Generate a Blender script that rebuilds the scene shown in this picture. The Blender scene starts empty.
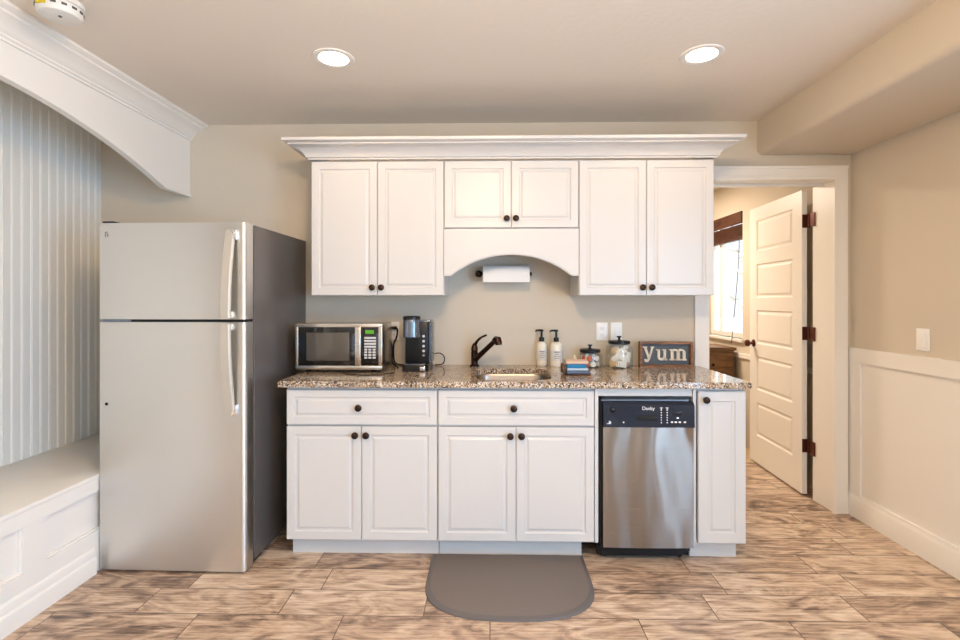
import bpy, bmesh, math, random
from mathutils import Vector, Matrix
random.seed(7)
PI = math.pi
SC = bpy.context.scene
COL = SC.collection

# ------------------------------------------------------------------ camera
TH = math.radians(1.146)
cam_d = bpy.data.cameras.new('camera')
cam = bpy.data.objects.new('camera', cam_d); COL.objects.link(cam)
cam.location = (0, 0, 1.326)
cam.rotation_euler = (PI / 2, 0, TH)
cam_d.sensor_width = 36; cam_d.lens = 500 / 960 * 36
cam_d.shift_y = -20 / 960
cam_d.clip_start = 0.05
SC.camera = cam

# ------------------------------------------------------------------ world, lights, exposure
world = bpy.data.worlds.new('sky'); SC.world = world
world.use_nodes = True
_bg = world.node_tree.nodes['Background']
_bg.inputs[0].default_value = (0.86, 0.93, 1.0, 1)
_bg.inputs[1].default_value = 1.3

def area(name, loc, rot, sx, sy, watts, col):
    d = bpy.data.lights.new(name, 'AREA'); d.shape = 'RECTANGLE'
    d.size = sx; d.size_y = sy; d.energy = watts; d.color = col
    o = bpy.data.objects.new(name, d); COL.objects.link(o)
    o.location = loc; o.rotation_euler = rot
    return o
# daylight that comes in through the glass doors behind the camera
area('daylight_glass_doors', (0.35, -2.84, 1.15), (PI / 2, 0, 0), 1.7, 2.0, 6, (0.37, 0.64, 1.0))
# daylight through the side window on the right, behind the camera
area('daylight_side_window', (2.17, -0.3, 1.27), (0, PI / 2, 0), 1.5, 1.5, 88, (0.37, 0.64, 1.0))
area('narrow_streak_light', (2.17, -2.35, 1.25), (0, PI / 2, 0), 1.5, 0.22, 40, (0.37, 0.64, 1.0))  # added strip light, makes the bright streak in the dishwasher door
# sun added through the glass doors: its floor patch bounces light to the ceiling
_s = bpy.data.lights.new('sun', 'SUN'); _s.energy = 12; _s.angle = math.radians(1.0); _s.color = (1.0, 0.95, 0.92)
_so = bpy.data.objects.new('sun', _s); COL.objects.link(_so); _so.rotation_euler = (math.radians(42), 0, math.radians(6))
# added warm fill lights without fixtures, under the ceiling behind the camera
for _x in (-0.9, 0.9):
    area('rear_fill_light', (_x, -0.6, 2.43), (0, 0, 0), 0.35, 0.35, 3, (1.0, 0.80, 0.58))
# added point light out of view, brightens soffit, ceiling and right wall
_p = bpy.data.lights.new('warm_fill_point', 'POINT'); _p.energy = 61; _p.color = (1.0, 0.70, 0.42); _p.shadow_soft_size = 0.13
_po = bpy.data.objects.new('warm_fill_point', _p); COL.objects.link(_po); _po.location = (0.0, 0.65, 2.33)
# added warm fill light without a fixture in the room beyond the door
area('bedroom_fill_light', (1.3, 4.9, 2.43), (0, 0, 0), 0.35, 0.35, 44, (1.0, 0.84, 0.68))

SC.view_settings.view_transform = 'Standard'
SC.view_settings.look = 'None'
SC.view_settings.exposure = 0.18
SC.view_settings.gamma = 1
SC.view_settings.use_curve_mapping = False

# ------------------------------------------------------------------ materials
def lin(c):
    return tuple(((v / 12.92) if v <= 0.04045 else ((v + 0.055) / 1.055) ** 2.4) for v in c)
def rgb(r, g, b):
    return lin((r / 255, g / 255, b / 255)) + (1,)

def new_mat(name):
    m = bpy.data.materials.new(name); m.use_nodes = True
    nt = m.node_tree
    return m, nt, nt.nodes['Principled BSDF']

def pmat(name, col, rough=0.5, metal=0.0, spec=0.5, bump=0.0, bscale=200.0, coat=0.0, emit=None, estr=0.0, var=0.0, vscale=3.0):
    m, nt, b = new_mat(name)
    b.inputs['Base Color'].default_value = col
    b.inputs['Roughness'].default_value = rough
    b.inputs['Metallic'].default_value = metal
    b.inputs['Specular IOR Level'].default_value = spec
    if coat: b.inputs['Coat Weight'].default_value = coat; b.inputs['Coat Roughness'].default_value = 0.05
    if emit:
        b.inputs['Emission Color'].default_value = emit; b.inputs['Emission Strength'].default_value = estr
    N, L = nt.nodes, nt.links
    tc = N.new('ShaderNodeTexCoord')
    ns = N.new('ShaderNodeTexNoise'); ns.inputs['Scale'].default_value = bscale
    ns.inputs['Detail'].default_value = 3
    L.new(tc.outputs['Object'], ns.inputs['Vector'])
    if bump:
        bp = N.new('ShaderNodeBump'); bp.inputs['Strength'].default_value = bump; bp.inputs['Distance'].default_value = 0.002
        L.new(ns.outputs['Fac'], bp.inputs['Height']); L.new(bp.outputs['Normal'], b.inputs['Normal'])
    if var:
        n2 = N.new('ShaderNodeTexNoise'); n2.inputs['Scale'].default_value = vscale; n2.inputs['Detail'].default_value = 4
        L.new(tc.outputs['Object'], n2.inputs['Vector'])
        mx = N.new('ShaderNodeMix'); mx.data_type = 'RGBA'
        mx.inputs[6].default_value = tuple(c * (1 - var) for c in col[:3]) + (1,)
        mx.inputs[7].default_value = tuple(min(1, c * (1 + var)) for c in col[:3]) + (1,)
        L.new(n2.outputs['Fac'], mx.inputs[0]); L.new(mx.outputs[2], b.inputs['Base Color'])
    return m

def ramp(nt, stops):
    r = nt.nodes.new('ShaderNodeValToRGB')
    e = r.color_ramp.elements
    while len(e) < len(stops): e.new(0.5)
    for i, (p, c) in enumerate(stops):
        e[i].position = p; e[i].color = c
    return r

def math_n(nt, op, a, b=None):
    n = nt.nodes.new('ShaderNodeMath'); n.operation = op
    for i, v in enumerate((a, b)):
        if v is None: continue
        if isinstance(v, (int, float)): n.inputs[i].default_value = v
        else: nt.links.new(v, n.inputs[i])
    return n.outputs[0]

def floor_mat():
    m, nt, b = new_mat('wood_look_tile')
    N, L = nt.nodes, nt.links
    tc = N.new('ShaderNodeTexCoord'); sp = N.new('ShaderNodeSeparateXYZ')
    L.new(tc.outputs['Object'], sp.inputs[0])
    W, LN = 0.182, 0.615
    v = math_n(nt, 'DIVIDE', math_n(nt, 'SUBTRACT', sp.outputs['Y'], 1.908), W)
    row = math_n(nt, 'FLOOR', v); fv = math_n(nt, 'FRACT', v)
    q = math_n(nt, 'MULTIPLY', math_n(nt, 'MULTIPLY', row, math_n(nt, 'SUBTRACT', row, 1.0)), -0.175)
    sh = math_n(nt, 'ADD', math_n(nt, 'MULTIPLY', row, 0.545), q)
    u = math_n(nt, 'SUBTRACT', math_n(nt, 'DIVIDE', sp.outputs['X'], LN), sh)
    cl = math_n(nt, 'FLOOR', u); fu = math_n(nt, 'FRACT', u)
    def edge(f, size):
        d = math_n(nt, 'MINIMUM', f, math_n(nt, 'SUBTRACT', 1.0, f))
        return math_n(nt, 'MULTIPLY', d, size)
    d = math_n(nt, 'MINIMUM', edge(fu, LN), edge(fv, W))
    g = N.new('ShaderNodeMapRange'); g.inputs[1].default_value = 0.0012; g.inputs[2].default_value = 0.0028
    L.new(d, g.inputs[0])
    cb = N.new('ShaderNodeCombineXYZ'); L.new(row, cb.inputs[0]); L.new(cl, cb.inputs[1])
    wn = N.new('ShaderNodeTexWhiteNoise'); wn.noise_dimensions = '3D'; L.new(cb.outputs[0], wn.inputs[0])
    off = N.new('ShaderNodeVectorMath'); off.operation = 'MULTIPLY_ADD'
    L.new(wn.outputs['Color'], off.inputs[0]); off.inputs[1].default_value = (30, 30, 30); L.new(tc.outputs['Object'], off.inputs[2])
    # fine stretched grain
    mp = N.new('ShaderNodeMapping'); mp.inputs['Scale'].default_value = (3.4, 36, 1); L.new(off.outputs[0], mp.inputs[0])
    n1 = N.new('ShaderNodeTexNoise'); n1.inputs['Scale'].default_value = 2.2; n1.inputs['Detail'].default_value = 8; n1.inputs['Roughness'].default_value = 0.72; n1.inputs['Distortion'].default_value = 1.0
    L.new(mp.outputs[0], n1.inputs['Vector'])
    # broad figure
    mp2 = N.new('ShaderNodeMapping'); mp2.inputs['Scale'].default_value = (2.2, 5.5, 1); L.new(off.outputs[0], mp2.inputs[0])
    n2 = N.new('ShaderNodeTexNoise'); n2.inputs['Scale'].default_value = 1.5; n2.inputs['Detail'].default_value = 5; n2.inputs['Distortion'].default_value = 2.5
    L.new(mp2.outputs[0], n2.inputs['Vector'])
    mp3 = N.new('ShaderNodeMapping'); mp3.inputs['Scale'].default_value = (0.55, 4.2, 1); L.new(off.outputs[0], mp3.inputs[0])
    wv = N.new('ShaderNodeTexWave'); wv.wave_type = 'BANDS'; wv.bands_direction = 'Y'; wv.inputs['Scale'].default_value = 3.2; wv.inputs['Distortion'].default_value = 9; wv.inputs['Detail'].default_value = 4; wv.inputs['Detail Scale'].default_value = 1.4; wv.inputs['Detail Roughness'].default_value = 0.65
    L.new(mp3.outputs[0], wv.inputs['Vector'])
    s = math_n(nt, 'ADD', math_n(nt, 'ADD', math_n(nt, 'MULTIPLY', n1.outputs['Fac'], 0.42), math_n(nt, 'MULTIPLY', n2.outputs['Fac'], 0.56)), math_n(nt, 'MULTIPLY', math_n(nt, 'SUBTRACT', wv.outputs['Fac'], 0.4), 0.045))
    s = math_n(nt, 'ADD', s, math_n(nt, 'MULTIPLY', math_n(nt, 'SUBTRACT', wn.outputs['Value'], 0.5), 0.10))
    r = ramp(nt, [(0.28, rgb(84, 68, 60)), (0.385, rgb(130, 108, 92)), (0.455, rgb(174, 147, 125)), (0.53, rgb(204, 179, 154)), (0.61, rgb(222, 202, 180)), (0.72, rgb(236, 220, 202))])
    L.new(s, r.inputs[0])
    mx = N.new('ShaderNodeMix'); mx.data_type = 'RGBA'; mx.inputs[6].default_value = rgb(96, 78, 64)
    L.new(g.outputs[0], mx.inputs[0]); L.new(r.outputs[0], mx.inputs[7])
    L.new(mx.outputs[2], b.inputs['Base Color'])
    b.inputs['Roughness'].default_value = 0.34
    bp = N.new('ShaderNodeBump'); bp.inputs['Strength'].default_value = 0.35; bp.inputs['Distance'].default_value = 0.002
    hh = math_n(nt, 'ADD', g.outputs[0], math_n(nt, 'MULTIPLY', n1.outputs['Fac'], 0.35))
    L.new(hh, bp.inputs['Height']); L.new(bp.outputs['Normal'], b.inputs['Normal'])
    return m

def granite_mat():
    m, nt, b = new_mat('speckled_granite')
    N, L = nt.nodes, nt.links
    tc = N.new('ShaderNodeTexCoord')
    vo = N.new('ShaderNodeTexVoronoi'); vo.inputs['Scale'].default_value = 210; vo.inputs['Randomness'].default_value = 1
    L.new(tc.outputs['Object'], vo.inputs['Vector'])
    sx = N.new('ShaderNodeSeparateColor'); L.new(vo.outputs['Color'], sx.inputs[0])
    ns = N.new('ShaderNodeTexNoise'); ns.inputs['Scale'].default_value = 26; ns.inputs['Detail'].default_value = 6
    L.new(tc.outputs['Object'], ns.inputs['Vector'])
    f = math_n(nt, 'ADD', math_n(nt, 'MULTIPLY', sx.outputs[0], 0.62), math_n(nt, 'MULTIPLY', ns.outputs['Fac'], 0.38))
    r = ramp(nt, [(0.0, rgb(28, 26, 26)), (0.27, rgb(36, 33, 32)), (0.30, rgb(92, 82, 76)), (0.40, rgb(146, 116, 88)), (0.52, rgb(178, 146, 110)), (0.63, rgb(196, 176, 150)), (0.74, rgb(226, 220, 212))])
    L.new(f, r.inputs[0]); L.new(r.outputs[0], b.inputs['Base Color'])
    b.inputs['Roughness'].default_value = 0.09
    b.inputs['Specular IOR Level'].default_value = 0.62
    return m

def steel_mat(name, col, rough=0.3, axis=0, wav=0.0, metal=1.0, aniso=0.0):
    m, nt, b = new_mat(name)
    N, L = nt.nodes, nt.links
    b.inputs['Base Color'].default_value = col; b.inputs['Metallic'].default_value = metal
    tc = N.new('ShaderNodeTexCoord'); mp = N.new('ShaderNodeMapping')
    sc = [260, 260, 260]; sc[axis] = 3
    mp.inputs['Scale'].default_value = sc
    L.new(tc.outputs['Object'], mp.inputs[0])
    ns = N.new('ShaderNodeTexNoise'); ns.inputs['Scale'].default_value = 1; ns.inputs['Detail'].default_value = 2
    L.new(mp.outputs[0], ns.inputs['Vector'])
    mr = N.new('ShaderNodeMapRange'); mr.inputs[3].default_value = rough - 0.05; mr.inputs[4].default_value = rough + 0.06
    L.new(ns.outputs['Fac'], mr.inputs[0]); L.new(mr.outputs[0], b.inputs['Roughness'])
    tg = N.new('ShaderNodeTangent'); tg.direction_type = 'RADIAL'; tg.axis = 'Z'
    L.new(tg.outputs[0], b.inputs['Tangent']); b.inputs['Anisotropic'].default_value = aniso; b.inputs['Anisotropic Rotation'].default_value = 0.25
    bp = N.new('ShaderNodeBump'); bp.inputs['Strength'].default_value = 0.06 if aniso < 0.95 else 0.0; bp.inputs['Distance'].default_value = 0.0006
    L.new(ns.outputs['Fac'], bp.inputs['Height'])
    if wav:
        mp2 = N.new('ShaderNodeMapping'); mp2.inputs['Scale'].default_value = (1.2, 1.2, 1.0) if aniso < 0.95 else (5.0, 5.0, 1.6); L.new(tc.outputs['Object'], mp2.inputs[0])
        n2 = N.new('ShaderNodeTexNoise'); n2.inputs['Scale'].default_value = 1.6; n2.inputs['Detail'].default_value = 0
        L.new(mp2.outputs[0], n2.inputs['Vector'])
        b2 = N.new('ShaderNodeBump'); b2.inputs['Strength'].default_value = 1; b2.inputs['Distance'].default_value = wav
        L.new(n2.outputs['Fac'], b2.inputs['Height']); L.new(bp.outputs['Normal'], b2.inputs['Normal'])
        L.new(b2.outputs['Normal'], b.inputs['Normal'])
    else:
        L.new(bp.outputs['Normal'], b.inputs['Normal'])
    return m

def thin_glass(name, tint=(1, 1, 1, 1), base=0.06):
    m = bpy.data.materials.new(name); m.use_nodes = True
    nt = m.node_tree; N, L = nt.nodes, nt.links
    N.remove(N['Principled BSDF']); out = N['Material Output']
    tr = N.new('ShaderNodeBsdfTransparent'); tr.inputs[0].default_value = tint
    gl = N.new('ShaderNodeBsdfGlossy'); gl.inputs['Roughness'].default_value = 0.02
    fr = N.new('ShaderNodeLayerWeight'); fr.inputs[0].default_value = 0.5
    mx = N.new('ShaderNodeMixShader')
    L.new(math_n(nt, 'ADD', math_n(nt, 'MULTIPLY', math_n(nt, 'POWER', fr.outputs['Facing'], 4.0), 0.5), base), mx.inputs[0])
    L.new(tr.outputs[0], mx.inputs[1]); L.new(gl.outputs[0], mx.inputs[2]); L.new(mx.outputs[0], out.inputs[0])
    return m

def wood_mat(name, dark, light, rough=0.45, axis=0, scale=1.0):
    m, nt, b = new_mat(name)
    N, L = nt.nodes, nt.links
    tc = N.new('ShaderNodeTexCoord'); mp = N.new('ShaderNodeMapping')
    sc = [40 * scale, 40 * scale, 40 * scale]; sc[axis] = 5 * scale
    mp.inputs['Scale'].default_value = sc; L.new(tc.outputs['Object'], mp.inputs[0])
    ns = N.new('ShaderNodeTexNoise'); ns.inputs['Scale'].default_value = 1; ns.inputs['Detail'].default_value = 6; ns.inputs['Distortion'].default_value = 1
    L.new(mp.outputs[0], ns.inputs['Vector'])
    r = ramp(nt, [(0.35, dark), (0.65, light)]); L.new(ns.outputs['Fac'], r.inputs[0])
    L.new(r.outputs[0], b.inputs['Base Color']); b.inputs['Roughness'].default_value = rough
    return m

M = {}
M['floor'] = floor_mat()
M['granite'] = granite_mat()
M['wall'] = pmat('beige_wall_paint', rgb(211, 200, 182), 0.75, bump=0.12, bscale=160)
M['ceiling'] = pmat('textured_ceiling_paint', rgb(233, 223, 209), 0.85, bump=0.5, bscale=42)
M['trim'] = pmat('white_trim_paint', rgb(240, 236, 229), 0.38)
M['bead'] = pmat('white_beadboard_paint', rgb(240, 238, 230), 0.45)
M['cab'] = pmat('white_cabinet_paint', rgb(214, 212, 209), 0.33)
M['carpet'] = pmat('mottled_carpet', rgb(190, 165, 132), 0.95, bump=1.0, bscale=300, var=0.5, vscale=60)
M['knob'] = pmat('oil_rubbed_bronze', rgb(58, 44, 36), 0.32, 0.85)
M['bronze'] = pmat('dark_bronze', rgb(66, 46, 38), 0.25, 0.9)
M['hinge'] = pmat('bronze_hinge', rgb(96, 52, 40), 0.35, 0.7)
M['steel'] = steel_mat('brushed_steel_fridge', rgb(222, 220, 216), 0.38, 0, wav=0.012, aniso=0.8)
M['steel_dw'] = steel_mat('brushed_steel_dishwasher', rgb(150, 138, 127), 0.24, 0, wav=0.016, aniso=1.0)
M['steel_mw'] = steel_mat('brushed_steel_microwave', rgb(214, 208, 200), 0.25, 0)
M['sink'] = steel_mat('satin_sink_steel', rgb(168, 158, 148), 0.30, 0)
M['steel_handle'] = pmat('satin_handle_metal', rgb(200, 193, 180), 0.5, 0.4)
M['chrome'] = pmat('chrome', rgb(225, 225, 228), 0.08, 1.0)
M['fridge_side'] = pmat('charcoal_fridge_side', rgb(92, 87, 84), 0.30, 0.0, 0.6, bump=0.15, bscale=400)
M['black'] = pmat('black_plastic', rgb(15, 15, 17), 0.3, 0, 0.35)
M['gap'] = pmat('black_rubber', rgb(12, 12, 13), 0.7)
M['gloss_black'] = pmat('gloss_black_panel', rgb(30, 37, 52), 0.10, 0, 0.5)
M['mw_glass'] = pmat('dark_oven_glass', rgb(20, 19, 19), 0.05, 0, 0.7)
M['mw_mesh'] = pmat('dark_oven_window', rgb(92, 86, 78), 0.12, 0.2, 0.7)
M['button'] = pmat('pale_grey_button', rgb(205, 205, 205), 0.5)
M['green'] = pmat('green_display', rgb(70, 130, 30), 0.4, emit=rgb(90, 170, 40), estr=0.35)
M['white_ink'] = pmat('white_ink', rgb(235, 238, 245), 0.5)
M['grey_ink'] = pmat('grey_ink', rgb(120, 125, 135), 0.5)
M['grey_plastic'] = pmat('grey_metal_plastic', rgb(120, 128, 140), 0.22, 0.7)
M['tank'] = pmat('smoky_tank_plastic', rgb(80, 88, 98), 0.1, 0.0, 0.6)
M['plate'] = pmat('white_wall_plate', rgb(244, 243, 240), 0.35)
M['slot'] = pmat('outlet_slot', rgb(90, 88, 86), 0.6)
M['mat'] = pmat('grey_brown_mat', rgb(118, 109, 103), 0.62, bump=0.6, bscale=500)
M['mat_edge'] = pmat('grey_mat_edge', rgb(104, 99, 98), 0.5)
M['paper'] = pmat('white_paper', rgb(244, 242, 238), 0.9, bump=0.2, bscale=220)
M['card'] = pmat('brown_card', rgb(160, 130, 95), 0.9)
M['soap'] = pmat('creamy_bottle', rgb(238, 232, 216), 0.3, 0, 0.5)
M['label'] = pmat('printed_label', rgb(222, 220, 214), 0.6)
M['jar_glass'] = thin_glass('jar_glass', (0.95, 0.97, 0.97, 1))
M['pane'] = thin_glass('window_glass', (0.97, 0.98, 1, 1))
M['pk_white'] = pmat('white_packet', rgb(232, 228, 218), 0.6)
M['pk_tan'] = pmat('tan_packet', rgb(206, 176, 132), 0.6)
M['pk_pink'] = pmat('pink_packet', rgb(220, 160, 140), 0.6)
M['pk_dark'] = pmat('dark_brown_pod_foil', rgb(70, 52, 44), 0.4)
M['pk_orange'] = pmat('orange_red_pod_foil', rgb(205, 98, 52), 0.4)
M['frame_wood'] = wood_mat('sign_frame_wood', rgb(96, 62, 34), rgb(158, 108, 62), 0.5, 0, 1.5)
M['slate'] = pmat('slate_blue_board', rgb(92, 100, 108), 0.7, var=0.3, vscale=40)
M['letter'] = pmat('distressed_white_letter', rgb(236, 226, 208), 0.7, var=0.08, vscale=60)
M['blue'] = pmat('blue_cloth', rgb(44, 128, 176), 0.9, bump=0.8, bscale=400)
M['lblue'] = pmat('pale_blue_cloth', rgb(190, 205, 222), 0.9, bump=0.8, bscale=400)
M['navy'] = pmat('grey_blue_cloth', rgb(96, 112, 134), 0.9, bump=0.8, bscale=400)
M['pinkish'] = pmat('pinkish_beige_cloth', rgb(214, 186, 168), 0.9, bump=0.8, bscale=400)
M['tray'] = wood_mat('dark_tray_wood', rgb(66, 42, 26), rgb(120, 82, 50), 0.5)
M['cream'] = pmat('cream_cloth', rgb(238, 220, 192), 0.9, bump=0.5, bscale=300)
M['blind'] = wood_mat('dark_wood_blind', rgb(58, 30, 20), rgb(98, 56, 36), 0.45, 1)
M['chest'] = wood_mat('brown_dresser_wood', rgb(92, 62, 34), rgb(136, 98, 58), 0.5, 0, 0.7)
M['lamp'] = pmat('warm_lamp_lens', rgb(255, 240, 214), 0.5, emit=(1.0, 0.80, 0.52, 1), estr=14)
M['detector'] = pmat('off_white_plastic', rgb(226, 224, 218), 0.45)
M['yellow'] = pmat('yellow_label', rgb(226, 200, 40), 0.6)
M['yard'] = pmat('pale_yard', rgb(214, 216, 205), 0.95, var=0.15, vscale=1)
M['bark'] = pmat('grey_bark', rgb(196, 190, 184), 0.9, bump=0.8, bscale=30)
M['leaf'] = pmat('light_green_leaf', rgb(214, 226, 200), 0.7)

# ------------------------------------------------------------------ mesh helpers
def box(bm, x0, x1, y0, y1, z0, z1, bev=0.0, seg=2):
    vs = [bm.verts.new(p) for p in ((x0, y0, z0), (x1, y0, z0), (x1, y1, z0), (x0, y1, z0), (x0, y0, z1), (x1, y0, z1), (x1, y1, z1), (x0, y1, z1))]
    fs = [bm.faces.new([vs[i] for i in q]) for q in ((0, 3, 2, 1), (4, 5, 6, 7), (0, 1, 5, 4), (1, 2, 6, 5), (2, 3, 7, 6), (3, 0, 4, 7))]
    if bev:
        es = list({e for f in fs for e in f.edges})
        bmesh.ops.bevel(bm, geom=es, offset=bev, segments=seg, affect='EDGES', profile=0.5)
    return bm

def B(*a, **k):
    bm = bmesh.new(); box(bm, *a, **k); return bm

def Bs(boxes, bev=0.0):
    bm = bmesh.new()
    for b in boxes: box(bm, *b, bev=bev)
    return bm

def extrude_poly(bm, pts, vec):
    """closed polygon (3-D points) extruded along vec"""
    v = Vector(vec)
    a = [bm.verts.new(p) for p in pts]; b = [bm.verts.new(Vector(p) + v) for p in pts]
    n = len(a)
    try:
        bm.faces.new(a); bm.faces.new(list(reversed(b)))
    except ValueError: pass
    for i in range(n):
        j = (i + 1) % n
        bm.faces.new((a[j], a[i], b[i], b[j]))
    return bm

def lathe(bm, prof, org=(0, 0, 0), axis='Z', seg=28, cap=True):
    """prof: list of (radius, height); revolved about axis through org"""
    o = Vector(org); rings = []
    def P(r, h, t):
        if axis == 'Z': return o + Vector((r * math.cos(t), r * math.sin(t), h))
        if axis == 'Y': return o + Vector((r * math.cos(t), h, r * math.sin(t)))
        return o + Vector((h, r * math.cos(t), r * math.sin(t)))
    for r, h in prof:
        if r < 1e-6: rings.append([bm.verts.new(P(0, h, 0))])
        else: rings.append([bm.verts.new(P(r, h, 2 * PI * k / seg)) for k in range(seg)])
    for a, b in zip(rings, rings[1:]):
        for k in range(seg):
            j = (k + 1) % seg
            if len(a) == 1 and len(b) == 1: continue
            if len(a) == 1: bm.faces.new((a[0], b[k], b[j]))
            elif len(b) == 1: bm.faces.new((a[k], a[j], b[0]))
            else: bm.faces.new((a[k], a[j], b[j], b[k]))
    if cap:
        for rg in (rings[0], rings[-1]):
            if len(rg) > 1: bm.faces.new(rg)
    return bm

def tube(bm, pts, rad, seg=12, cap=True, flat=1.0):
    """sweep a circle along pts; rad number or list"""
    pts = [Vector(p) for p in pts]; n = len(pts)
    rad = rad if isinstance(rad, (list, tuple)) else [rad] * n
    rings = []; up = None
    for i, p in enumerate(pts):
        t = (pts[min(i + 1, n - 1)] - pts[max(i - 1, 0)]).normalized()
        if up is None:
            up = Vector((0, 0, 1)) if abs(t.z) < 0.9 else Vector((1, 0, 0))
        s = t.cross(up).normalized(); up = s.cross(t).normalized()
        rings.append([bm.verts.new(p + (s * math.cos(a) * flat + up * math.sin(a)) * rad[i]) for a in (2 * PI * k / seg for k in range(seg))])
    for a, b in zip(rings, rings[1:]):
        for k in range(seg):
            j = (k + 1) % seg
            bm.faces.new((a[k], a[j], b[j], b[k]))
    if cap: bm.faces.new(rings[0]); bm.faces.new(rings[-1])
    return bm

def spline(pts, n=8):
    pts = [Vector(p) for p in pts]; out = []
    P = [pts[0]] + pts + [pts[-1]]
    for i in range(1, len(P) - 2):
        for k in range(n):
            t = k / n
            a, b, c, d = P[i - 1], P[i], P[i + 1], P[i + 2]
            out.append(0.5 * ((2 * b) + (c - a) * t + (2 * a - 5 * b + 4 * c - d) * t * t + (3 * b - a - 3 * c + d) * t ** 3))
    out.append(pts[-1]); return out

def rrect(x0, x1, y0, y1, r, z, n=6):
    out = []
    for cx, cy, a0 in ((x1 - r, y1 - r, 0), (x0 + r, y1 - r, PI / 2), (x0 + r, y0 + r, PI), (x1 - r, y0 + r, 1.5 * PI)):
        for k in range(n + 1):
            a = a0 + PI / 2 * k / n
            out.append((cx + r * math.cos(a), cy + r * math.sin(a), z))
    return out

def loft(bm, loops, cap0=True, cap1=True):
    R = [[bm.verts.new(p) for p in lp] for lp in loops]
    n = len(R[0])
    for a, b in zip(R, R[1:]):
        for k in range(n):
            j = (k + 1) % n
            bm.faces.new((a[k], a[j], b[j], b[k]))
    if cap0: bm.faces.new(list(reversed(R[0])))
    if cap1: bm.faces.new(R[-1])
    return bm

# ------------------------------------------------------------------ object helpers
ORG = {}
def obj(name, bm, mat, parent=None, smooth=True, label=None, angle=35):
    bmesh.ops.recalc_face_normals(bm, faces=bm.faces[:])
    me = bpy.data.meshes.new(name)
    if parent is not None: bmesh.ops.translate(bm, verts=bm.verts[:], vec=-ORG[parent.name])
    bm.to_mesh(me); bm.free()
    me.materials.append(M[mat])
    if smooth:
        for p in me.polygons: p.use_smooth = True
        me.set_sharp_from_angle(angle=math.radians(angle))
    o = bpy.data.objects.new(name, me); COL.objects.link(o)
    ORG[o.name] = Vector((0, 0, 0))
    if parent is not None:
        o.parent = parent; ORG[o.name] = ORG[parent.name].copy()
    if label: o['label'] = label
    return o

def thing(name, label, cat, loc, rz=0.0, group=None, local=False):
    o = bpy.data.objects.new(name, None); COL.objects.link(o)
    o.empty_display_size = 0.05
    o.location = loc; o.rotation_euler = (0, 0, rz)
    o['label'] = label; o['category'] = cat
    if group: o['group'] = group
    ORG[o.name] = Vector((0, 0, 0)) if local else Vector(loc)
    return o

def single(name, bm, mat, label, cat, group=None, center=None, **k):
    """a thing that is one mesh; its origin moved to its base"""
    lo = [min(v.co[i] for v in bm.verts) for i in range(3)]; hi = [max(v.co[i] for v in bm.verts) for i in range(3)]
    c = Vector(((lo[0] + hi[0]) / 2, (lo[1] + hi[1]) / 2, lo[2]))
    bmesh.ops.translate(bm, verts=bm.verts[:], vec=-c)
    o = obj(name, bm, mat, **k); o.location = c
    o['label'] = label; o['category'] = cat
    if group: o['group'] = group
    return o

def struct(name, bm, mat, label=None, parent=None, cat='', **k):
    o = obj(name, bm, mat, parent, **k)
    if parent is None:
        o['kind'] = 'structure'
        o['label'] = label; o['category'] = cat
    return o

def copy_tree(o, parent=None):
    kids = [c for c in bpy.data.objects if c.parent == o]
    c = o.copy(); COL.objects.link(c)
    if parent is not None: c.parent = parent
    ORG[c.name] = ORG[o.name].copy()
    for ch in kids: copy_tree(ch, c)
    return c

def text_bm(s, size, depth=0.0006):
    cu = bpy.data.curves.new('lettering', 'FONT'); cu.body = s; cu.size = size; cu.extrude = depth
    cu.align_x = 'CENTER'; cu.align_y = 'CENTER'
    o = bpy.data.objects.new('lettering', cu); COL.objects.link(o)
    me = bpy.data.meshes.new_from_object(o)
    bpy.data.objects.remove(o); bpy.data.curves.remove(cu)
    bm = bmesh.new(); bm.from_mesh(me); bpy.data.meshes.remove(me)
    bmesh.ops.rotate(bm, verts=bm.verts[:], cent=(0, 0, 0), matrix=Matrix.Rotation(PI / 2, 3, 'X'))
    return bm

# ------------------------------------------------------------------ the room shell
W = 3.165                    # face of the kitchen wall
WB = 3.365                   # its far face
H = 2.446
XL, XA, XR = -2.5, -1.92, 2.25   # beadboard wall, alcove front, right wall
YR = -2.9                    # wall behind the camera
DX0, DX1, DZ = 1.367, 2.15, 2.08   # doorway
YC = 4.098                   # where the tile ends

struct('floor', B(-2.62, 2.42, YR - 0.1, YC, -0.1, 0), 'floor', 'wood look plank tile floor', cat='floor', smooth=False)
struct('floor_bedroom', B(0.2, 2.42, YC, 6.7, -0.1, 0.006), 'carpet', 'mottled beige carpet beyond the open door', cat='floor', smooth=False)
struct('ceiling', B(-2.62, 2.42, YR - 0.1, 6.7, H, H + 0.12), 'ceiling', 'beige textured ceiling', cat='ceiling', smooth=False)
struct('wall_back', Bs([(XL - 0.12, DX0, W, WB, 0, H), (DX0, DX1, W, WB, DZ, H), (DX1, XR + 0.17, W, WB, 0, H)]), 'wall', 'beige kitchen wall with a doorway', cat='wall', smooth=False)
struct('wall_right', Bs([(XR, XR + 0.17, 0.5, W, 0, H), (XR, XR + 0.17, -2.2, -1.1, 0, H), (XR, XR + 0.17, YR - 0.1, -2.5, 0, H), (XR, XR + 0.17, -2.5, -2.2, 0, 0.48), (XR, XR + 0.17, -2.5, -2.2, 2.05, H), (XR, XR + 0.17, -1.1, 0.5, 0, 0.48), (XR, XR + 0.17, -1.1, 0.5, 2.05, H)]), 'wall', 'beige wall on the right above the white wainscot', cat='wall', smooth=False)

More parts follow.
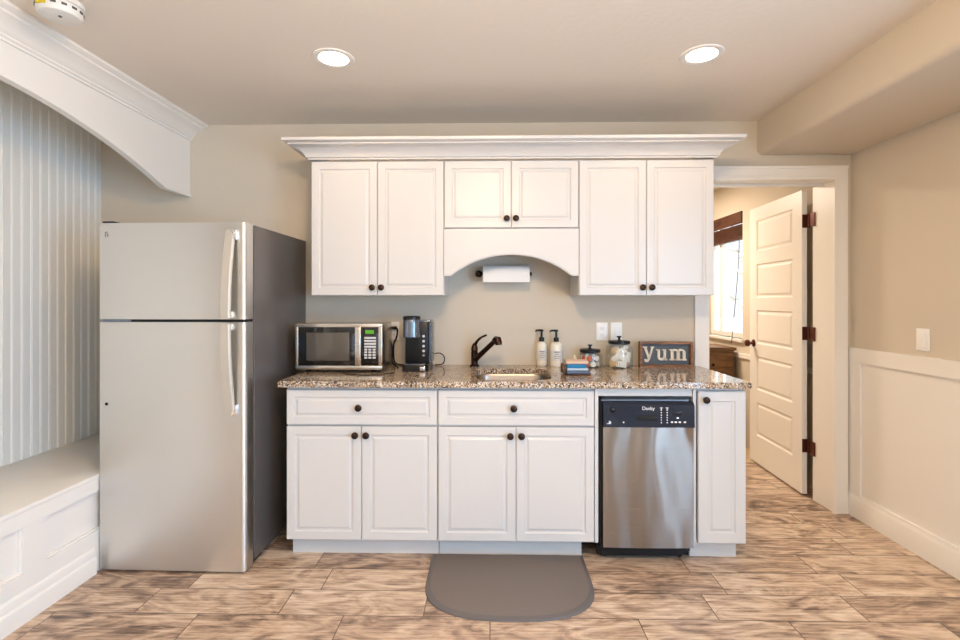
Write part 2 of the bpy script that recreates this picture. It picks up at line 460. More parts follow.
# beadboard wall of the alcove: grooved profile extruded upwards
bm = bmesh.new()
pts = [(XL - 0.1, 0.33), (XL, 0.33)]
y = 0.345
while y < W - 0.02:
    pts += [(XL, y - 0.008), (XL - 0.002, y - 0.0055), (XL - 0.002, y - 0.0045), (XL + 0.002, y - 0.002), (XL + 0.002, y + 0.002), (XL - 0.002, y + 0.0045), (XL - 0.002, y + 0.0055), (XL, y + 0.008)]
    y += 0.0555
pts += [(XL, W), (XL - 0.1, W)]
extrude_poly(bm, [(p[0], p[1], 0) for p in pts], (0, 0, H))
struct('wall_left', bm, 'bead', 'white beadboard wall behind the bench', cat='wall', smooth=False)
struct('wall_alcove_end', B(XL - 0.1, XA, 0.2, 0.33, 0, H), 'bead', 'white end wall of the bench alcove', cat='wall', smooth=False)
struct('wall_left_near', B(XA - 0.12, XA, YR - 0.1, 0.2, 0, H), 'wall', 'beige wall beside the bench alcove', cat='wall', smooth=False)
struct('wall_rear', Bs([(XA - 0.1, -0.5, YR - 0.1, YR, 0, H), (1.2, XR + 0.1, YR - 0.1, YR, 0, H), (-0.5, 1.2, YR - 0.1, YR, 2.15, H)]), 'wall', 'beige wall behind the camera with glass doors', cat='wall', smooth=False)
wd = bpy.data.objects.new('window_2', None); COL.objects.link(wd); wd['kind'] = 'structure'; wd['label'] = 'white framed glass doors behind the camera'; wd['category'] = 'window'; ORG[wd.name] = Vector((0, 0, 0))
obj('window_frame', Bs([(-0.5, -0.42, YR, YR + 0.07, 0, 2.15), (1.12, 1.2, YR, YR + 0.07, 0, 2.15), (0.31, 0.39, YR, YR + 0.07, 0, 2.15), (-0.42, 0.31, YR, YR + 0.05, 0, 0.12), (0.39, 1.12, YR, YR + 0.05, 0, 0.12), (-0.42, 0.31, YR, YR + 0.05, 2.07, 2.15), (0.39, 1.12, YR, YR + 0.05, 2.07, 2.15)]), 'trim', wd)
w3 = bpy.data.objects.new('window_3', None); COL.objects.link(w3); w3['kind'] = 'structure'; w3['label'] = 'white framed side window on the right wall behind the camera'; w3['category'] = 'window'; ORG[w3.name] = Vector((0, 0, 0))
obj('window_frame', Bs([(XR - 0.05, XR, -1.17, -1.09, 0.42, 2.11), (XR - 0.05, XR, 0.49, 0.57, 0.42, 2.11), (XR - 0.05, XR, -1.09, 0.49, 0.42, 0.5), (XR - 0.05, XR, -1.09, 0.49, 2.03, 2.11)]), 'trim', w3)
w4 = bpy.data.objects.new('added_window', None); COL.objects.link(w4); w4['kind'] = 'structure'; w4['label'] = 'narrow white framed window added out of view for the dishwasher reflection'; w4['category'] = 'window'; ORG[w4.name] = Vector((0, 0, 0))  # unseen window added around the strip light for the dishwasher streak
obj('window_frame', Bs([(XR - 0.05, XR, -2.56, -2.48, 0.42, 2.11), (XR - 0.05, XR, -2.22, -2.14, 0.42, 2.11), (XR - 0.05, XR, -2.48, -2.22, 0.42, 0.5), (XR - 0.05, XR, -2.48, -2.22, 2.03, 2.11)]), 'trim', w4)

# soffit along the right wall with a rounded lower edge
bm = bmesh.new()
r = 0.035; sx, sz = 1.672, 2.232
pts = [(XR, H), (sx, H), (sx, sz + r)]
pts += [(sx + r - r * math.cos(a), sz + r - r * math.sin(a)) for a in [PI / 2 * k / 6 for k in range(1, 7)]]
pts += [(XR, sz)]
extrude_poly(bm, [(p[0], YR, p[1]) for p in pts], (0, W - YR, 0))
struct('trim_1', bm, 'wall', 'beige boxed soffit with a rounded edge along the right wall', cat='soffit')

# arched header over the bench alcove
ya, yb, zb, rise = 0.33, W, 1.985, 0.225
yc = 1.75; half = 2.915 - yc; R = (half ** 2 + rise ** 2) / (2 * rise); zt = zb + rise
arc = []
for k in range(33):
    yy = yc - half + 2 * half * k / 32
    arc.append((yy, zt - R + math.sqrt(R * R - (yy - yc) ** 2)))
pts = [(ya, H), (ya, zb)] + arc + [(yb, zb), (yb, H)]
bm = bmesh.new()
extrude_poly(bm, [(XA, p[0], p[1]) for p in pts], (-0.03, 0, 0))
struct('trim_2', bm, 'trim', 'white arched header above the bench alcove', cat='header')
# thin bead that follows the arch on the front face
bm = bmesh.new()
path = [(ya, zb)] + arc + [(yb, zb)]
prof = [(0.0, 0.0), (0.007, 0.0), (0.007, 0.014), (0.0, 0.018)]
rings = []
for (yy, zz) in path: rings.append([bm.verts.new((XA + o, yy, zz + h)) for o, h in prof])
for a, b in zip(rings, rings[1:]):
    for k in range(4):
        bm.faces.new((a[k], a[(k + 1) % 4], b[(k + 1) % 4], b[k]))
bm.faces.new(rings[0]); bm.faces.new(rings[-1])
struct('trim_3', bm, 'trim', 'thin white bead along the arch of the alcove header', cat='molding')

CROWN = [(0.0, 0.0), (0.010, 0.0), (0.010, 0.010), (0.018, 0.016), (0.018, 0.024), (0.026, 0.030), (0.034, 0.040), (0.050, 0.056), (0.068, 0.068), (0.080, 0.074), (0.080, 0.082), (0.092, 0.086), (0.104, 0.092), (0.104, 0.104), (0.0, 0.104)]
bm = bmesh.new()
extrude_poly(bm, [(XA + o * 1.1, ya, H - 0.1 + h * 0.1 / 0.104) for o, h in CROWN], (0, W - ya, 0))
struct('trim_4', bm, 'trim', 'white crown molding along the ceiling above the alcove', cat='molding')

# wainscot on the right wall
t = 0.02
bm = Bs([(XR - t, XR, 0.6, W, 0.945, 1.032), (XR - t, XR, 3.062, W, 0.0, 0.945), (XR - t, XR, 0.9, 1.0, 0.1, 0.945), (XR - 0.006, XR, 0.6, W, 0.1, 0.945)])
struct('trim_5', bm, 'trim', 'white wainscot panel on the right wall', cat='wainscot', smooth=False)
bm = bmesh.new()
extrude_poly(bm, [(XR, YR, 0), (XR - 0.03, YR, 0), (XR - 0.03, YR, 0.11), (XR - 0.026, YR, 0.122), (XR - 0.021, YR, 0.130), (XR - 0.021, YR, 0.142), (XR, YR, 0.142)], (0, W - YR, 0))
struct('baseboard_right', bm, 'trim', 'white baseboard along the right wall', cat='baseboard')

# door casing and jamb
cz = DZ + 0.075
bm = Bs([(1.28, DX0, W - 0.02, W, 0, cz), (DX1 - 0.012, XR - 0.03, W - 0.02, W, 0, cz), (DX0, DX1 - 0.012, W - 0.02, W, DZ, cz)])
box(bm, 1.275, XR - 0.03, W - 0.026, W, cz - 0.012, cz + 0.004)
box(bm, DX0 - 0.012, DX1, W - 0.03, W - 0.0, DZ - 0.008, DZ + 0.012, bev=0.003)
box(bm, DX1 - 0.016, DX1 - 0.002, W - 0.027, W, 0, DZ)
struct('trim_6', bm, 'trim', 'white casing around the doorway', cat='door casing', smooth=False)
bm = Bs([(DX1 - 0.006, DX1 + 0.002, W, WB, 0, DZ), (DX0 - 0.002, DX0 + 0.006, W, WB, 0, DZ), (DX0, DX1, W, WB, DZ - 0.006, DZ + 0.002)])
box(bm, DX0, DX1, W + 0.09, W + 0.11, DZ - 0.02, DZ)
struct('trim_7', bm, 'trim', 'white jamb inside the doorway', cat='door jamb', smooth=False)

# open door (structure): leaf with five panels, hinges, knob
dr = bpy.data.objects.new('door_1', None); COL.objects.link(dr)
dr.location = (2.15, 3.42, 0); dr['kind'] = 'structure'; dr['label'] = 'white five panel door standing open into the next room'; dr['category'] = 'door'
ORG[dr.name] = Vector((2.15, 3.42, 0))
lx0, lx1, ly0, ly1, lz0, lz1 = 2.112, 2.146, 3.43, 4.19, 0.014, 2.07
bm = bmesh.new()
pan = []
zs = [(0.235, 0.505), (0.605, 0.875), (0.975, 1.245), (1.345, 1.615), (1.715, 1.965)]
py0, py1 = ly0 + 0.115, ly1 - 0.115
# leaf face grid: stiles, rails and sunk raised panels
def quadx(x, ya, yb, za, zb_):
    bm.faces.new([bm.verts.new(p) for p in ((x, ya, za), (x, ya, zb_), (x, yb, zb_), (x, yb, za))])
def ringx(a, b):
    A = [bm.verts.new((a[0], p[0], p[1])) for p in ((a[1], a[3]), (a[2], a[3]), (a[2], a[4]), (a[1], a[4]))]
    C = [bm.verts.new((b[0], p[0], p[1])) for p in ((b[1], b[3]), (b[2], b[3]), (b[2], b[4]), (b[1], b[4]))]
    for k in range(4):
        j = (k + 1) % 4; bm.faces.new((A[k], A[j], C[j], C[k]))
quadx(lx0, ly0, py0, lz0, lz1); quadx(lx0, py1, ly1, lz0, lz1)
zprev = lz0
for z0, z1 in zs:
    quadx(lx0, py0, py1, zprev, z0); zprev = z1
    seq = [(lx0, py0, py1, z0, z1)]
    for ins, dep in ((0.010, 0.009), (0.020, 0.009), (0.034, 0.002)):
        seq.append((lx0 + dep, py0 + ins, py1 - ins, z0 + ins, z1 - ins))
    for a, b in zip(seq, seq[1:]): ringx(a, b)
    quadx(*seq[-1])
quadx(lx0, py0, py1, zprev, lz1)
box(bm, lx0 + 0.012, lx1, ly0, ly1, lz0, lz1)
for (ya_, yb_, za_, zb_) in ((ly0, ly0, lz0, lz1), (ly1, ly1, lz0, lz1)):
    bm.faces.new([bm.verts.new(p) for p in ((lx0, ya_, za_), (lx0 + 0.012, ya_, za_), (lx0 + 0.012, ya_, zb_), (lx0, ya_, zb_))])
for z_ in (lz0, lz1):
    bm.faces.new([bm.verts.new(p) for p in ((lx0, ly0, z_), (lx0 + 0.012, ly0, z_), (lx0 + 0.012, ly1, z_), (lx0, ly1, z_))])
obj('door_leaf', bm, 'trim', dr, smooth=False)
for z in (1.86, 1.10, 0.34):
    bm = Bs([(lx0 + 0.002, lx1 + 0.0, ly0 - 0.004, ly0 + 0.001, z - 0.045, z + 0.045), (DX1 - 0.010, DX1 - 0.003, WB - 0.03, WB + 0.02, z - 0.045, z + 0.045)])
    lathe(bm, [(0.008, z - 0.048), (0.008, z + 0.048)], (lx1 + 0.002, ly0 - 0.014, 0), seg=12)
    obj('hinge', bm, 'hinge', dr)
bm = bmesh.new()
lathe(bm, [(0.03, 0.0), (0.03, -0.006), (0.012, -0.012), (0.010, -0.03), (0.022, -0.036), (0.028, -0.048), (0.026, -0.06), (0.014, -0.068), (0, -0.069)], (lx0, ly1 - 0.07, 0.975), 'X', 20)
obj('door_knob', bm, 'hinge', dr)

dr.rotation_euler[2] = math.radians(-3.2)

# ------------------------------------------------------------------ the room beyond the door
XB = 2.3
wy0, wy1, wz0, wz1 = 4.60, 5.36, 0.97, 2.14
struct('wall_bedroom_right', Bs([(XB, XB + 0.12, WB, wy0, 0, H), (XB, XB + 0.12, wy1, 6.7, 0, H), (XB, XB + 0.12, wy0, wy1, 0, wz0), (XB, XB + 0.12, wy0, wy1, wz1, H)]), 'wall', 'beige window wall of the room beyond the door', cat='wall', smooth=False)
struct('wall_bedroom_far', B(0.2, XB + 0.12, 6.6, 6.7, 0, H), 'wall', 'beige far wall of the room beyond the door', cat='wall', smooth=False)
struct('wall_bedroom_left', B(0.2, 0.3, WB, 6.6, 0, H), 'wall', 'beige left wall of the room beyond the door', cat='wall', smooth=False)
struct('trim_8', B(XB - 0.018, XB, WB, 6.6, 0.80, 0.84), 'trim', 'white chair rail under the window beyond the door', cat='molding', smooth=False)
w1 = bpy.data.objects.new('window_1', None); COL.objects.link(w1); w1['kind'] = 'structure'; w1['label'] = 'bright window beyond the open door'; w1['category'] = 'window'; ORG[w1.name] = Vector((0, 0, 0))
fx0, fx1 = XB + 0.05, XB + 0.09
obj('window_frame', Bs([(fx0, fx1, wy0, wy0 + 0.03, wz0, wz1), (fx0, fx1, wy1 - 0.05, wy1, wz0, wz1), (fx0, fx1, wy0 + 0.03, wy1 - 0.05, wz0, wz0 + 0.045), (fx0, fx1, wy0 + 0.03, wy1 - 0.05, wz1 - 0.05, wz1), (fx0, fx1, 5.12, 5.16, wz0 + 0.045, wz1 - 0.05)]), 'trim', w1, smooth=False)
obj('glass_pane', B(XB + 0.066, XB + 0.070, wy0 + 0.03, wy1 - 0.05, wz0 + 0.045, wz1 - 0.05), 'pane', w1, smooth=False)
obj('window_sill', B(XB - 0.03, XB + 0.05, wy0 - 0.04, wy1 + 0.04, wz0 - 0.03, wz0, bev=0.004), 'trim', w1)
bl = thing('window_blind', 'dark brown wooden blind drawn up at the top of the window', 'blind', (XB + 0.02, 4.98, 1.88))
obj('valance', B(XB - 0.012, XB + 0.004, wy0 + 0.004, wy1 - 0.004, 2.03, 2.138), 'blind', bl)
bm = bmesh.new()
for k in range(16): box(bm, XB + 0.005, XB + 0.048, wy0 + 0.008, wy1 - 0.008, 1.915 + k * 0.007, 1.9195 + k * 0.007)
obj('slats', bm, 'blind', bl, smooth=False)
obj('bottom_rail', B(XB + 0.003, XB + 0.05, wy0 + 0.006, wy1 - 0.006, 1.885, 1.912, bev=0.003), 'blind', bl)
bm = bmesh.new(); tube(bm, spline([(XB + 0.0, 4.66, 1.93), (XB - 0.012, 4.66, 1.6), (XB - 0.036, 4.72, 1.0), (XB - 0.038, 4.74, 0.92)], 6), 0.0032, 6)
obj('pull_cord', bm, 'slot', bl)

ch = thing('dresser', 'brown wooden dresser below the window beyond the door', 'dresser', (1.86, 4.85, 0.006))
obj('body', B(1.46, 2.255, 4.665, 5.05, 0.10, 0.862), 'chest', ch)
obj('dresser_top', B(1.44, 2.268, 4.645, 5.06, 0.862, 0.888, bev=0.004), 'chest', ch)
for z0, z1 in ((0.13, 0.35), (0.37, 0.60), (0.62, 0.84)):
    d_ = obj('drawer', B(1.49, 2.235, 4.65, 4.666, z0, z1, bev=0.003), 'chest', ch)
    for x in (1.68, 2.05):
        bm = bmesh.new(); lathe(bm, [(0.006, 0), (0.006, -0.012), (0.014, -0.016), (0.012, -0.026), (0, -0.028)], (x, 4.65, (z0 + z1) / 2), 'Y', 14)
        obj('knob', bm, 'knob', d_)
for x in (1.47, 2.21):
    for yy in (4.68, 5.0):
        obj('leg', B(x, x + 0.04, yy, yy + 0.04, 0.006, 0.10), 'chest', ch)

# outdoors seen through that window
struct('ground_outside', B(2.45, 40, -6, 45, -0.35, -0.25), 'yard', 'pale sunlit yard outside the window', cat='yard', smooth=False)
tr = thing('garden_tree', 'pale tree with thin branches outside the window', 'tree', (6.4, 12.0, -0.25))
bm = bmesh.new()
base = Vector((6.4, 12.0, -0.25))
tube(bm, [base, base + Vector((0.05, 0, 1.2)), base + Vector((0.0, 0.05, 2.6)), base + Vector((0.1, 0, 4.5))], [0.16, 0.13, 0.10, 0.04], 10)
tips = []
for k in range(16):
    z = 0.9 + k * 0.22; a = k * 2.4
    p0 = base + Vector((0.03, 0.02, z)); p2 = p0 + Vector((math.cos(a) * 1.5, math.sin(a) * 1.5, 0.7)); p1 = (p0 + p2) / 2 + Vector((0, 0, 0.25))
    tube(bm, [p0, p1, p2], [0.05, 0.03, 0.012], 6); tips += [p1, p2, (p1 + p2) / 2]
obj('trunk', bm, 'bark', tr)
bm = bmesh.new()
for p in tips:
    for k in range(26):
        c = p + Vector((random.gauss(0, .28), random.gauss(0, .28), random.gauss(0, .22)))
        u = Vector((random.gauss(0, 1), random.gauss(0, 1), random.gauss(0, 1))).normalized() * 0.07
        w_ = u.orthogonal().normalized() * 0.03
        bm.faces.new([bm.verts.new(q) for q in (c - u, c + w_, c + u, c - w_)])
lf = obj('leaves', bm, 'leaf', tr, smooth=False)

# ------------------------------------------------------------------ ceiling fittings
def downlight(x, y, label):
    d = thing('recessed_light', label, 'ceiling light', (x, y, H), group=None)
    bm = bmesh.new()
    lathe(bm, [(0.068, -0.004), (0.074, -0.006), (0.092, -0.004), (0.095, 0.0), (0.095, 0.0)], (x, y, H), seg=40, cap=False)
    obj('trim_ring', bm, 'trim', d)
    bm = bmesh.new(); lathe(bm, [(0.069, -0.003), (0.05, -0.005), (0, -0.006)], (x, y, H), seg=40, cap=False)
    obj('lens', bm, 'lamp', d)
    l = bpy.data.lights.new('downlight_beam', 'SPOT'); l.energy = 7.5; l.color = (1.0, 0.66, 0.34); l.spot_size = math.radians(165); l.spot_blend = 0.5; l.shadow_soft_size = 0.06
    lo = bpy.data.objects.new('downlight_beam', l); COL.objects.link(lo); lo.parent = d; lo.location = (0, 0, -0.02)
downlight(-0.723, 2.30, 'lit recessed ceiling light above the left upper cabinet')
downlight(0.966, 2.30, 'lit recessed ceiling light above the right upper cabinet')

sd = thing('smoke_detector', 'round white smoke detector with a yellow label on the ceiling', 'smoke detector', (-1.622, 1.853, H - 0.06))
c0 = (-1.622, 1.853, H)
bm = bmesh.new(); lathe(bm, [(0.078, 0.0), (0.078, -0.014), (0.072, -0.016)], c0, seg=40); obj('base', bm, 'detector', sd)
bm = bmesh.new(); lathe(bm, [(0.068, -0.016), (0.071, -0.022), (0.071, -0.042), (0.064, -0.053), (0.045, -0.058), (0, -0.06)], c0, seg=40); obj('cover', bm, 'detector', sd)
bm = bmesh.new()
for k in range(14):
    a = 2 * PI * k / 14
    bx = B(-0.008, 0.008, -0.0735, -0.069, -0.034, -0.026); bmesh.ops.rotate(bx, verts=bx.verts[:], cent=(0, 0, 0), matrix=Matrix.Rotation(a, 3, 'Z')); bmesh.ops.translate(bx, verts=bx.verts[:], vec=c0)
    me = bpy.data.meshes.new('t'); bx.to_mesh(me); bx.free(); bm.from_mesh(me); bpy.data.meshes.remove(me)
obj('vents', bm, 'slot', sd)
bm = B(-0.02, 0.02, -0.0015, 0.0015, -0.008, 0.008); bmesh.ops.rotate(bm, verts=bm.verts[:], cent=(0, 0, 0), matrix=Matrix.Rotation(-0.1, 3, 'Z')); bmesh.ops.translate(bm, verts=bm.verts[:], vec=(-1.630, 1.853 - 0.0718, H - 0.033))
obj('sticker', bm, 'yellow', sd, label='yellow sticker')
bm = bmesh.new(); lathe(bm, [(0.006, -0.057), (0.006, -0.0615), (0, -0.062)], (-1.607, 1.838, H), seg=14); obj('test_button', bm, 'slot', sd)

# ------------------------------------------------------------------ built-in bench
bn = thing('built_in_bench', 'long white built-in bench with panelled front left of the fridge', 'bench', (-2.2, 1.75, 0))
obj('seat', B(XL + 0.004, XA + 0.004, 0.332, W - 0.002, 0.452, 0.474, bev=0.003), 'cream_seat' if 'cream_seat' in M else 'trim', bn)
bm = bmesh.new()
zt0, zt1 = 0.20, 0.39
box(bm, XL + 0.01, XA - 0.020, 0.332, W - 0.002, 0.0, 0.452)
panels = [(1.46, 2.02), (2.13, 2.68), (0.80, 1.35)]
panels.sort()
yprev = 0.332
fr = 0.020
box(bm, XA - fr, XA, 0.332, W - 0.002, 0.0, zt0); box(bm, XA - fr, XA, 0.332, W - 0.002, zt1, 0.452)
for a, b in panels + [(W - 0.002, W)]:
    box(bm, XA - fr, XA, yprev, a, zt0, zt1); yprev = b
obj('front_panel', bm, 'trim', bn, smooth=False)
bm = bmesh.new()
for a, b in panels:
    w_ = 0.010
    for (p, q, r_, s) in ((a, b, zt0, zt0 + w_), (a, b, zt1 - w_, zt1), (a, a + w_, zt0 + w_, zt1 - w_), (b - w_, b, zt0 + w_, zt1 - w_)):
        box(bm, XA - fr, XA - 0.010, p, q, r_, s)
obj('panel_bead', bm, 'trim', bn, smooth=False)
bm = bmesh.new()
extrude_poly(bm, [(XA, 0.332, 0), (XA + 0.016, 0.332, 0), (XA + 0.016, 0.332, 0.07), (XA + 0.012, 0.332, 0.08), (XA + 0.008, 0.332, 0.084), (XA + 0.008, 0.332, 0.112), (XA + 0.004, 0.332, 0.122), (XA, 0.332, 0.126)], (0, 2.385 - 0.332, 0))
obj('base_molding', bm, 'trim', bn)

# ------------------------------------------------------------------ cabinet builders
def front_panel_bm(x0, x1, z0, z1, yf, th=0.02, stile=0.042):
    """raised-panel front facing -Y"""
    bm = bmesh.new()
    seq = [(0.0, th), (0.0, 0.003), (0.003, 0.0), (stile, 0.0), (stile + 0.005, 0.007), (stile + 0.013, 0.007), (stile + 0.022, 0.0015), (stile + 0.026, 0.001)]
    prev = None
    for ins, dep in seq:
        ring = [bm.verts.new((a, yf + dep, b)) for a, b in ((x0 + ins, z0 + ins), (x1 - ins, z0 + ins), (x1 - ins, z1 - ins), (x0 + ins, z1 - ins))]
        if prev:
            for k in range(4):
                j = (k + 1) % 4; bm.faces.new((prev[k], prev[j], ring[j], ring[k]))
        else: bm.faces.new(ring)
        prev = ring
    bm.faces.new(prev)
    return bm
def knob_bm(x, yf, z):
    bm = bmesh.new()
    lathe(bm, [(0.0095, 0.0), (0.0085, -0.004), (0.007, -0.012), (0.0145, -0.016), (0.018, -0.021), (0.017, -0.027), (0.009, -0.031), (0, -0.032)], (x, yf, z), 'Y', 18)
    return bm
def front(kind, x0, x1, z0, z1, yf, parent, kx, kz, mat='cab', stile=0.042):
    d = obj(kind, front_panel_bm(x0, x1, z0, z1, yf, stile=stile), mat, parent, smooth=False)
    obj('knob', knob_bm(kx, yf, kz), 'knob', d)
    return d

YF = 2.535        # front of base doors
YU = 2.84         # front of upper doors
G = 0.0022

def base_carcass(x0, x1, t=0.018, tx0=None, tx1=None):
    yb = W - 0.003; yf = YF + 0.021
    return Bs([(x0, x0 + t, yf, yb, 0.10, 0.882), (x1 - t, x1, yf, yb, 0.10, 0.882), (x0 + t, x1 - t, yf, yb, 0.10, 0.118), (x0 + t, x1 - t, yb - 0.01, yb, 0.118, 0.882), (x0 + t, x1 - t, yf, yf + 0.018, 0.852, 0.882), (x0 + t, x1 - t, yf, yf + 0.018, 0.675, 0.70), ((x0 + x1) / 2 - 0.02, (x0 + x1) / 2 + 0.02, yf, yf + 0.018, 0.118, 0.675)])

def base_unit(x0, x1, label, toe0, toe1):
    c = thing('base_cabinet', label, 'cabinet', ((x0 + x1) / 2, W - 0.3, 0))
    obj('body', base_carcass(x0, x1), 'cab', c, smooth=False)
    obj('toe_kick', B(toe0, toe1, 2.61, 2.628, 0, 0.10), 'cab', c)
    front('drawer', x0 + G, x1 - G, 0.690, 0.868, YF, c, (x0 + x1) / 2 - 0.012, 0.779, stile=0.036)
    xm = (x0 + x1) / 2
    front('door', x0 + G, xm - G * .7, 0.102, 0.681, YF, c, xm - 0.029, 0.640)
    front('door', xm + G * .7, x1 - G, 0.102, 0.681, YF, c, xm + 0.027, 0.640)
    return c
base_unit(-1.042, -0.267, 'white base cabinet under the microwave, beside the fridge', -1.036, -0.2675)
base_unit(-0.265, 0.528, 'white base cabinet under the sink, left of the dishwasher', -0.264, 0.475)

# narrow cabinet right of the dishwasher
nc = thing('base_cabinet', 'narrow white base cabinet with one door right of the dishwasher', 'cabinet', (1.15, W - 0.3, 0))
bm = Bs([(1.022, 1.04, YF + 0.021, W - 0.003, 0.10, 0.882), (1.266, 1.284, YF + 0.021, W - 0.003, 0.10, 0.882), (1.04, 1.266, YF + 0.021, W - 0.003, 0.10, 0.118), (1.04, 1.266, W - 0.013, W - 0.003, 0.118, 0.882), (1.04, 1.266, YF + 0.021, YF + 0.04, 0.86, 0.882)])
obj('body', bm, 'cab', nc, smooth=False)
obj('toe_kick', Bs([(1.032, 1.270, 2.61, 2.628, 0, 0.10), (1.252, 1.270, 2.628, W - 0.003, 0, 0.10)]), 'cab', nc)
front('door', 1.047, 1.284, 0.102, 0.868, YF, nc, 1.079, 0.826, stile=0.050)
obj('face_strip', B(1.022, 1.036, YF + 0.002, YF + 0.021, 0.10, 0.882), 'cab', nc)
# filler strips around the dishwasher opening
single('filler_strip', Bs([(0.530, 0.547, YF + 0.003, YF + 0.03, 0.10, 0.881), (0.549, 1.0205, YF + 0.012, YF + 0.03, 0.840, 0.881), (0.530, 0.547, 2.58, 3.1, 0.10, 0.12)]), 'cab', 'thin white filler strip framing the top and left of the dishwasher', 'trim strip')

# upper cabinets
UB, UT = 1.352, 2.125
UX = [-1.024, -0.262, 0.503, 1.262]
def upper_unit(x0, x1, label):
    c = thing('upper_cabinet', label, 'cabinet', ((x0 + x1) / 2, W - 0.15, UB))
    obj('body', B(x0, x1, YU + 0.021, W - 0.002, UB, UT), 'cab', c, smooth=False)
    xm = (x0 + x1) / 2
    front('door', x0 + G, xm - G * .7, UB + 0.001, 2.117, YU, c, xm - 0.026, UB + 0.045)
    front('door', xm + G * .7, x1 - G, UB + 0.001, 2.117, YU, c, xm + 0.026, UB + 0.045)
    return c
upper_unit(UX[0], UX[1] - 0.0005, 'tall white upper cabinet with two doors above the microwave')
upper_unit(UX[2] + 0.0005, UX[3], 'tall white upper cabinet with two doors above the yum sign')
mc = thing('upper_cabinet', 'short white upper cabinet with arched valance above the sink', 'cabinet', (0.12, W - 0.15, 1.463))
x0, x1 = UX[1] + 0.0005, UX[2] - 0.0005; xm = (x0 + x1) / 2
obj('body', B(x0, x1, YU + 0.021, W - 0.002, 1.735, UT), 'cab', mc, smooth=False)
front('door', x0 + G, xm - G * .7, 1.737, 2.117, YU, mc, xm - 0.026, 1.737 + 0.05)
front('door', xm + G * .7, x1 - G, 1.737, 2.117, YU, mc, xm + 0.026, 1.737 + 0.05)
bm = bmesh.new()
zb_, ztop, hw = 1.463, 1.584, 0.343
Rv = (hw ** 2 + (ztop - zb_) ** 2) / (2 * (ztop - zb_))
arcp = [(xm + hw - 2 * hw * k / 28, 0) for k in range(29)]
arcp = [(px, ztop - Rv + math.sqrt(Rv * Rv - (px - xm) ** 2)) for px, _ in arcp]
pts = [(x0, 1.731), (x0, zb_)] + list(reversed(arcp)) + [(x1, zb_), (x1, 1.731)]
extrude_poly(bm, [(p[0], YU + 0.001, p[1]) for p in pts], (0, 0.02, 0))
bmesh.ops.recalc_face_normals(bm, faces=bm.faces[:])
fe = [e for e in bm.edges if abs(e.verts[0].co.y - YU - 0.001) < 1e-5 and abs(e.verts[1].co.y - YU - 0.001) < 1e-5 and min(e.verts[0].co.z, e.verts[1].co.z) < 1.60 and abs(e.verts[0].co.x - e.verts[1].co.x) > 1e-4 and max(e.verts[0].co.z, e.verts[1].co.z) < 1.7]
bmesh.ops.bevel(bm, geom=fe, offset=0.006, segments=2, affect='EDGES')
obj('valance', bm, 'cab', mc, smooth=False)

# crown on the cabinets
prof = [(0.0, 0.0), (0.012, 0.0), (0.012, 0.008), (0.020, 0.012), (0.024, 0.022), (0.034, 0.036), (0.050, 0.050), (0.072, 0.062), (0.092, 0.069), (0.092, 0.075), (0.102, 0.080), (0.114, 0.084), (0.116, 0.100), (0.0, 0.100)]
bm = bmesh.new(); rings = []
xa, xb, yf_ = UX[0], UX[3], YU
for cx, cy, dx, dy in ((xa, W - 0.002, -1, 0), (xa, yf_, -1, -1), (xb, yf_, 1, -1), (xb, W - 0.03, 1, 0)):
    rings.append([bm.verts.new((cx + dx * o * 1.08, cy + dy * o, 2.1255 + h * 0.96)) for o, h in prof])
n = len(prof)
for a, b in zip(rings, rings[1:]):
    for k in range(n):
        j = (k + 1) % n; bm.faces.new((a[k], a[j], b[j], b[k]))
bm.faces.new(rings[0]); bm.faces.new(rings[-1])
single('cabinet_crown_molding', bm, 'cab', 'long white crown molding on top of the upper cabinets', 'molding')

# ------------------------------------------------------------------ countertop with sink cut-out
CZ = 0.916
sx0, sx1, sy0, sy1 = -0.075, 0.325, 2.575, 2.985
bm = bmesh.new()
def loop_edges(pts):
    vs = [bm.verts.new(p) for p in pts]
    return [bm.edges.new((vs[i], vs[(i + 1) % len(vs)])) for i in range(len(vs))]
e1 = loop_edges(rrect(-1.074, 1.30, 2.50, W - 0.001, 0.008, CZ))
e2 = loop_edges(rrect(sx0, sx1, sy0, sy1, 0.075, CZ))
bmesh.ops.triangle_fill(bm, edges=e1 + e2, use_beauty=True)
ret = bmesh.ops.extrude_face_region(bm, geom=bm.faces[:])
vs = [g for g in ret['geom'] if isinstance(g, bmesh.types.BMVert)]
bmesh.ops.translate(bm, verts=vs, vec=(0, 0, -0.032))
bmesh.ops.recalc_face_normals(bm, faces=bm.faces[:])
be = [e for e in bm.edges if len(e.link_faces) == 2 and e.calc_face_angle(0) > 1.2 and abs(e.verts[0].co.z - e.verts[1].co.z) < 1e-4]
bmesh.ops.bevel(bm, geom=be, offset=0.004, segments=2, affect='EDGES')
single('countertop', bm, 'granite', 'speckled brown granite countertop running over the base cabinets', 'countertop', smooth=True, angle=40)

